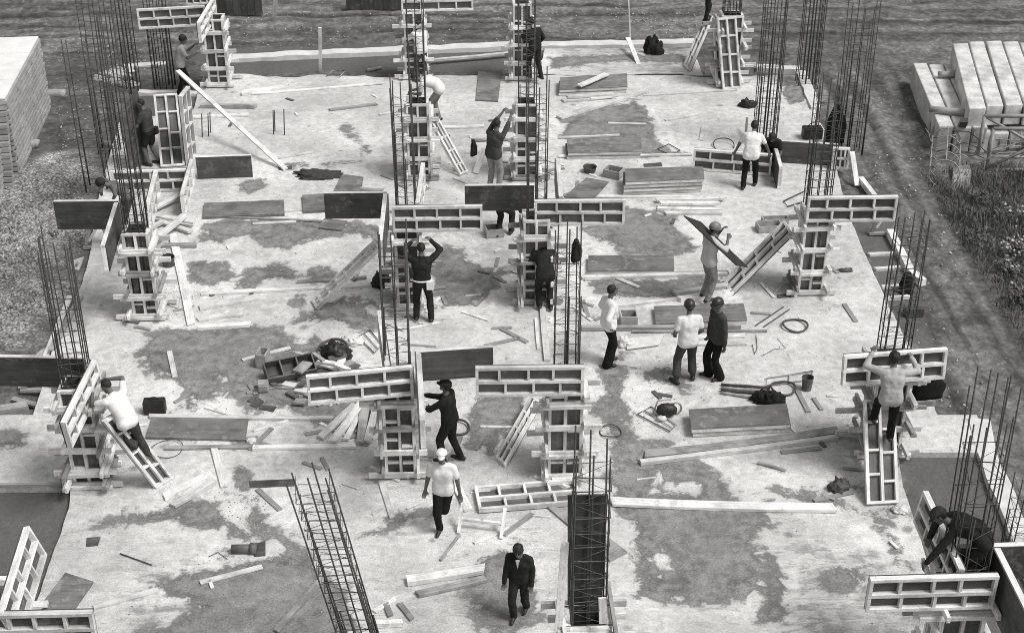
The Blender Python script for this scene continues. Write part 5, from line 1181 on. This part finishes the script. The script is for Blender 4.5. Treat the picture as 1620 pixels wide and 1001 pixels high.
    def dome(c, rad, cut, jit=0.0, n=18, m=9, back=0.0):
        vs = []; fs = []; T_ = Matrix.Rotation(back, 3, 'X')
        for i in range(m+1):
            th = cut*i/m
            for k in range(n): ph = 2*math.pi*k/n; j = 1+random.uniform(-jit, jit); vs.append(Wd(c+HM @ T_ @ Vector((math.sin(th)*math.cos(ph)*rad[0]*j, math.sin(th)*math.sin(ph)*rad[1]*j, math.cos(th)*rad[2]*j))))
        for i in range(m):
            for k in range(n): fs.append((i*n+k, (i+1)*n+k, (i+1)*n+(k+1) % n, i*n+(k+1) % n))
        fs.append(tuple(m*n+k for k in range(n))[::-1]); hair.add(vs, fs, None, 1, True)
    def brim(c, r0, r1, a0, a1, th=.008, drop=.0):
        n = 16; vs = []; fs = []
        for z in (0, -th):
            for rr, dz in ((r0, 0), (r1, -drop)):
                for k in range(n+1): a = a0+(a1-a0)*k/n; vs.append(Wd(c+HM @ Vector((math.sin(a)*rr[0], math.cos(a)*rr[1], dz+z))))
        q = n+1
        for k in range(n): fs += [(k, k+1, q+k+1, q+k), (2*q+k, 3*q+k, 3*q+k+1, 2*q+k+1), (q+k, q+k+1, 3*q+k+1, 3*q+k)]
        hair.add(vs, fs, None, 1, True)
    if hat == 'hair': dome(hc-hf*.02+hu*.014, (.083, .097, .105), 1.62, .07, back=.75); hair.build('hair', HAIR, t)
    elif hat == 'long': dome(hc-hf*.02+hu*.01, (.097, .11, .116), 1.95, .08, back=.55); hair.build('hair', HAIR, t)
    elif hat == 'helmet': dome(hc+hu*.03, (.105, .128, .112), 1.62); brim(hc+hu*.024, (.1, .122), (.116, .16), -1.2, 1.2, .01, .02); brim(hc+hu*.024, (.1, .122), (.112, .136), 1.2, 5.08, .01, .01); hair.build('helmet', hatmat or HELMET_D, t); hair = MB(); dome(hc-hf*.025+hu*.0, (.083, .09, .102), 1.8, .05, back=.8); hair.build('hair', HAIR, t)
    elif hat == 'cap':
        dome(hc+hu*.045-hf*.005, (.1, .115, .075), 1.6, .015); brim(hc+hu*.042, (.07, .1), (.075, .165), -.95, .95, .008, .03); hair.build('cap', hatmat or DARK_CLOTH, t); h2 = hair; hair = MB(); dome(hc-hf*.025+hu*.0, (.085, .092, .104), 1.8, .05, back=.8); hair.build('hair', HAIR, t)
    if belt:
        b = MB(); n = 20; b.tube([Wd(P+U(.4)*.05+Vector((.19*math.cos(a), .125*math.sin(a), 0))) for a in np.linspace(0, 2*math.pi, n+1)[:-1]], .017, 6, True); b.build('belt', belt, t)
        b = MB(); b.box(Wd(P+Vector((.16, -.1, -.03))), R @ Vector((.07, 0, 0)), R @ Vector((0, .045, 0)), E3*.09); b.build('tool_pouch', belt, t)
    if open_:
        b = MB(); q = [chest+fw*.131+rt_*.035+up*.16, chest+fw*.131-rt_*.035+up*.16, chest+fw*.139-up*.03]; q2 = [p_-fw*.02 for p_ in q]
        b.add([Wd(p_) for p_ in q+q2], [(0, 1, 2), (5, 4, 3), (0, 3, 4, 1), (1, 4, 5, 2), (2, 5, 3, 0)]); b.build('shirt_front', MATS[open_], t)
    return t
def finish_people():
    """every body becomes one continuous surface; its clothing is told apart by the nearest limb"""
    tmp = []
    for t, prim, R, at, s in PEOPLE:
        b = MB()
        for p in prim:
            if p[0] == 'c':
                _, tg, a, ra, c_, rb = p; d = c_-a; L = max(d.length, 1e-4); n = 5; pts, rr = [], []; dn = d/L
                for k in range(5): g = math.pi/2*(k/4); pts.append(a-dn*ra*math.cos(g)); rr.append(max(ra*math.sin(g), ra*.08))
                for k in range(1, 5): g = math.pi/2*(k/4); pts.append(c_+dn*rb*math.sin(g)); rr.append(max(rb*math.cos(g), rb*.08))
                pts.insert(5, c_); rr.insert(5, rb); b.tube(pts, rr, 14)
            else:
                _, tg, c_, rad, M_ = p; st = len(b.v); b.blob((0, 0, 0), rad, 14, 10)
                for i in range(st, len(b.v)): b.v[i] = tuple(c_+M_ @ Vector(b.v[i]))
        me = bpy.data.meshes.new('body'); me.from_pydata(b.v, [], b.f); me.update(); o = bpy.data.objects.new('body', me); C.objects.link(o)
        m = o.modifiers.new('r', 'REMESH'); m.mode = 'VOXEL'; m.voxel_size = .0115; m2 = o.modifiers.new('s', 'SMOOTH'); m2.factor = .5; m2.iterations = 2; tmp.append(o)
    dg = bpy.context.evaluated_depsgraph_get()
    for o, (t, prim, R, at, s) in zip(tmp, PEOPLE):
        me = bpy.data.meshes.new_from_object(o.evaluated_get(dg)); n = len(me.vertices); co = np.empty(n*3, np.float32); me.vertices.foreach_get('co', co); co = co.reshape(-1, 3)
        tags = []; best = np.full(n, 1e9); arg = np.zeros(n, int)
        for i, p in enumerate(prim):
            if p[0] == 'c':
                a, c_ = np.array(p[2]), np.array(p[4]); d = c_-a; tt = np.clip(((co-a) @ d)/max(d @ d, 1e-9), 0, 1); e = np.linalg.norm(co-a-tt[:, None]*d, axis=1)-(p[3]+(p[5]-p[3])*tt)
            else:
                q = (co-np.array(p[2])) @ np.array(p[4]); r_ = np.array(p[3]); e = (np.linalg.norm(q/r_, axis=1)-1)*r_.min()
            e = e-(.004 if p[1] in ('hair', 'lip') else 0)
            u = e < best; best[u] = e[u]; arg[u] = i
        kinds = sorted({p[1] for p in prim}); kid = np.array([kinds.index(p[1]) for p in prim])[arg]
        cloth = np.isin(kid, [kinds.index(k_) for k_ in kinds if k_ not in ('skin', 'hair', 'lip', 'boot')])
        nr = np.empty(n*3, np.float32); me.vertices.foreach_get('normal', nr); nr = nr.reshape(-1, 3); sd = abs(hash(t.name)) % 97 if False else PEOPLE.index((t, prim, R, at, s))
        f = (fbm(co[:, 0]*6+co[:, 2]*3, co[:, 2]*8+co[:, 1]*6, 4, sd)-.45)*.026+(np.sin(co[:, 2]*46+fbm(co[:, 0]*9, co[:, 1]*9+co[:, 2]*6, 3, sd)*22))*.0009
        ed = np.empty(len(me.edges)*2, np.int32); me.edges.foreach_get('vertices', ed); ed = ed.reshape(-1, 2); deg = np.bincount(ed.ravel(), minlength=n)[:, None]+1e-6
        for it in range(14):
            av = np.zeros_like(co); np.add.at(av, ed[:, 0], co[ed[:, 1]]); np.add.at(av, ed[:, 1], co[ed[:, 0]]); co = np.where(cloth[:, None], co*.45+av/deg*.55, co)
        co = co+nr*((f+.004)*cloth)[:, None]; w_ = (np.array(R) @ (co.T*s)).T; me.vertices.foreach_set('co', w_.astype(np.float32).ravel())
        for k_ in kinds: me.materials.append(MATS[k_])
        fv = np.empty(len(me.polygons)*4, np.int32) if all(len(p.vertices) == 4 for p in me.polygons) else None
        if fv is not None: me.polygons.foreach_get('vertices', fv); mi = kid[fv.reshape(-1, 4)[:, 0]]
        else: mi = np.array([kid[p.vertices[0]] for p in me.polygons])
        me.polygons.foreach_set('material_index', mi.astype(np.int32)); me.polygons.foreach_set('use_smooth', [True]*len(me.polygons)); me.update()
        bpy.data.objects.remove(o); bd = bpy.data.objects.new('body', me); C.objects.link(bd); bd.parent = t; me.name = 'body'
def onlean(key, f, side=.5, off=.0):
    O, U, W, Nn = LEANS[key]; return O+U*(1-f)+W*side+Nn*(.085+off)
def rel(at, yaw, s, p):
    return tuple((Matrix.Rotation(-math.radians(yaw), 3, 'Z') @ (Vector(p)-Vector(at)))/s)

S = .985
person('man in white T-shirt seen from behind, talking, trousers tucked into boots', G(1084, 604), 12, S, lean=2, feet=((-.19, -.02, 0), (.17, .06, 0)), hands=((-.2, .2, .98), (.22, .17, .94)), head=(4, -12), top='white', bot='char', pants='tuck', hat='helmet', footyaw=(25, -15))
person('stocky man in dark shirt and helmet facing his companion in white T-shirt', G(1130, 597), 112, S, lean=2, feet=((-.1, -.06, 0), (.11, .06, 0)), hands=((-.25, -.02, .8), (.25, .06, .8)), head=(2, 15), top='char', bot='black', sleeve='long', pants='flare', hat='helmet', footyaw=(10, -20))
person('man in long sleeved white shirt standing with a hand on his hip', G(960, 576), -68, S, lean=1, feet=((-.08, .08, 0), (.1, -.05, 0)), hands=((-.2, .12, .98), (.22, -.06, .98)), elbow=((-1, -.5, 0), (.7, -.9, 0)), head=(6, 10), top='white', bot='black', sleeve='long', pants='flare', footyaw=(0, -15))
pc = G(1117, 473, .085)
person('helmeted man carrying a dark board on his shoulder', pc, -62, S, lean=2, feet=((-.13, .02, 0), (.13, -.06, 0)), hands=((-.1, .34, 1.5), (.12, .35, 1.38)), elbow=((-.6, 0, -1), (.5, .2, -1)), head=(8, -10), top='pale', bot='grey', sleeve='rolled', hat='helmet', hatmat=HELMET_G)
cy = pc.y
sheet('plywood_sheet', 'dark board carried on the shoulder of the helmeted man', 'plywood sheet', [V(1081, 342, cy-.28), V(1108, 352, cy+.26), V(1182, 423, cy+.26), V(1164, 420, cy-.28)], .022, PLY_DARK)
person('man in white cap and white polo shirt walking toward the viewer', G(703, 838), 172, .93, lean=4, hip=(0, .0, .91), feet=((.02, -.36, .3), (.07, .06, 0)), hands=((-.31, .04, .8), (.33, .02, .76)), head=(-6, 6), top='white', bot='black', hat='cap', hatmat=WHITE_CLOTH, footyaw=(0, -5))
person('man in dark suit and pale shirt striding in the foreground', G(822, 974), 166, .84, lean=6, hip=(0, .0, .9), feet=((-.08, -.2, .02), (.08, .1, 0)), hands=((-.24, .1, .86), (.25, .12, .84)), elbow=((-.25, -1, -.2), (.25, -1, -.2)), head=(14, 12), top='dark', bot='dark', sleeve='long', hat='long', open_='white')
person('man in dark overalls and cap nailing boards at the middle foreground column', G(713, 731), 68, .96, lean=7, feet=((-.08, .12, 0), (.14, -.14, 0)), hands=((-.14, .47, 1.34), (.14, .5, 1.24)), elbow=((-.6, .2, -1), (.6, 0, -1)), head=(-12, 0), top='dark', bot='dark', sleeve='long', hat='cap', hatmat=DARK_CLOTH)
person('dark clothed man with a pale belt raising both arms to the form', G(670, 508), 2, 1.0, lean=2, feet=((-.14, .06, 0), (.16, -.02, 0)), hands=((-.2, .26, 1.66), (.2, .28, 1.68)), elbow=((-1, -.1, -.2), (1, -.1, -.2)), head=(2, 0), top='dark', bot='dark', sleeve='long', belt=WHITE_CLOTH)
person('stooping man in dark overalls climbing before the narrow ladder', G(861, 487)+Vector((0, -.04, .02)), 6, S, lean=46, hip=(0, -.1, .84), feet=((-.1, .0, 0), (.12, -.08, .0)), hands=((-.2, .3, .78), (.16, .42, 1.02)), elbow=((-.5, -.2, -.6), (.5, -.2, -.6)), head=(10, 0), top='dark', bot='dark', sleeve='long', hat='long')
f1, f2 = onlean('D1', .30, .28), onlean('D1', .585, .74); at = (f1+f2)/2; at.z = f2.z; at.y -= 0.02
person('man in grey shirt climbing the sloping panel to hold a framed panel', at, -4, .98, lean=14, hip=(.0, .04, 1.0), feet=(rel(at, -4, .98, onlean('D1', .78, .28)), rel(at, -4, .98, onlean('D1', .56, .74))), hands=((-.33, .42, 1.66), (.34, .45, 1.56)), elbow=((-1, -.2, -.5), (1, -.2, -.5)), head=(2, -4), top='light', bot='black', sleeve='long', hat='long')
f1, f2 = onlean('A0', .62, .5), onlean('A0', .42, .5); at = f2.copy(); at.z = f2.z+.02; at.x -= .2; at.y -= .14
person('man in white T-shirt bending from the sloping panel to nail a frame', at, 52, .94, lean=40, hip=(0, -.1, .86), feet=(rel(at, 52, .94, onlean('A0', .56, .36)), rel(at, 52, .94, onlean('A0', .40, .64))), hands=((-.14, .6, 1.2), (.16, .52, 1.4)), elbow=((-.8, 0, -.4), (1, -.2, .5)), head=(10, 18), top='white', bot='char')
hp = V(1549, 852, 15.45); at = hp-E3*.9
board3('scaffold board under the man in dark jacket at the lower right corner', at+Vector((-.4, 0, -.03)), at+Vector((.6, 0, -.03)), .3, .045)
person('man in dark jacket and cap reaching down over a framed panel at lower right', at, 74, 1.0, lean=78, side=0, hip=(0, -.05, .9), feet=((-.16, .1, 0), (.16, -.2, 0)), hands=((-.38, .66, .6), (.1, .62, .72)), elbow=((-.6, 0, .6), (.6, 0, .4)), head=(-10, 10), top='dark', bot='dark', sleeve='long', hat='cap', hatmat=CHAR_CLOTH)
person('man in grey shirt seen from behind reaching up to the clamp', G(781, 302), -32, 1.04, lean=4, side=6, feet=((-.13, .04, 0), (.14, -.02, 0)), hands=((.05, .42, 1.88), (.22, .42, 1.78)), elbow=((-1, .2, .2), (1, 0, -.2)), head=(4, 0), top='char', bot='grey', sleeve='rolled', hat='hair')
at = G(797, 372)
person('worker bent over behind the dark faced panel, only his dark legs in view', at, -20, S, lean=95, hip=(0, -.1, .8), feet=((-.1, -.1, 0), (.13, .12, 0)), hands=((-.2, .55, .3), (.2, .6, .3)), top='dark', bot='dark', sleeve='long', head=(10, 0))
f1 = onlean('B3', .88, .6); at = f1.copy()
person('man in white shirt bent far over the open top of a column', at, 82, .98, lean=76, hip=(0, -.1, .84), feet=((-.1, .02, 0), (.14, -.04, -.06)), hands=((-.1, .58, .72), (.16, .62, .7)), head=(0, 0), top='white', bot='grey', sleeve='short')
person('man in dark clothes leaning on the slim back column', G(846, 124, .15), 38, .98, lean=10, feet=((-.1, .1, 0), (.1, -.18, 0)), hands=((-.14, .42, 1.2), (.3, .16, .95)), top='dark', bot='dark', sleeve='long', hat='helmet')
person('man in white shirt working behind the thin cage at the back', G(668, 127), 30, .98, lean=10, feet=((-.1, .06, 0), (.12, -.04, 0)), hands=((-.16, .42, 1.34), (.2, .4, 1.3)), top='white', bot='char', sleeve='long', head=(10, 20))
person('man with dark trousers at the back left column, pushing with both arms', G(290, 150, -.1), -72, .98, lean=14, feet=((-.1, .12, 0), (.12, -.14, 0)), hands=((-.12, .46, 1.36), (.16, .44, 1.2)), top='light', bot='black', sleeve='short', hat='long')
person('man in shorts holding a tall dark plywood sheet upright', G(242, 261), 70, .98, lean=6, feet=((-.1, .04, 0), (.12, -.1, 0)), hands=((-.12, .3, 1.06), (.18, .26, 1.0)), elbow=((-1, -.4, -.6), (1, -.4, -.6)), head=(10, 25), top='char', bot='dark', sleeve='short', pants='shorts', belt=LEATHER)
person('man in white shirt and black trousers bending to lift a framed panel', G(1184, 296), -14, .98, lean=34, hip=(0, -.08, .89), feet=((-.12, -.16, 0), (.14, .14, 0)), hands=((-.42, .2, .78), (.46, .3, .72)), elbow=((-1, -.2, .2), (1, -.1, .3)), head=(4, 0), top='white', bot='black', sleeve='short', hat='long')
person('dark haired worker almost hidden behind the panel at the right, only his head in view', G(1219, 262), 165, .94, lean=30, hip=(0, 0, .36), feet=((-.14, .1, 0), (.14, .1, 0)), hands=((-.2, .35, .3), (.2, .4, .3)), top='dark', bot='dark', head=(20, 0), hat='long')
at = G(190, 288, 1.62); at.z = .35
person('bare chested dark haired man behind the dark panel at the far left', at, 120, .97, lean=50, hip=(0, -.1, .92), feet=((-.12, 0, 0), (.14, 0, 0)), hands=((-.3, .3, 1.05), (.3, .36, 1.1)), elbow=((-1, .1, .2), (1, .1, .2)), head=(16, -20), top='skin', bot='char', sleeve='none', hat='long')
at = onlean('D4c', .82, .5)
person('man in dark clothes high on the narrow panel at the back right', at, -75, .97, lean=12, feet=((-.1, .04, 0), (.1, -.04, -.12)), hands=((-.12, .4, 1.1), (.16, .38, 1.0)), top='dark', bot='dark', sleeve='long', hat='hair')
at = G(66, 945, 1.62); at.z = -.25
person('helmeted worker in the pit at the lower left corner, only the helmet in view', at, 200, 1.0, lean=6, hands=((-.25, .3, .9), (.25, .3, .9)), head=(14, 0), top='char', bot='dark', sleeve='long', hat='helmet')
finish_people()
# things held or hung by the people
hang('hanging_cloth', 'dark cloth dangling from the pale pole behind the man in grey shirt', 'cloth', V(749, 222, G(781, 302).y+.3), .16, .36, DARK_CLOTH)
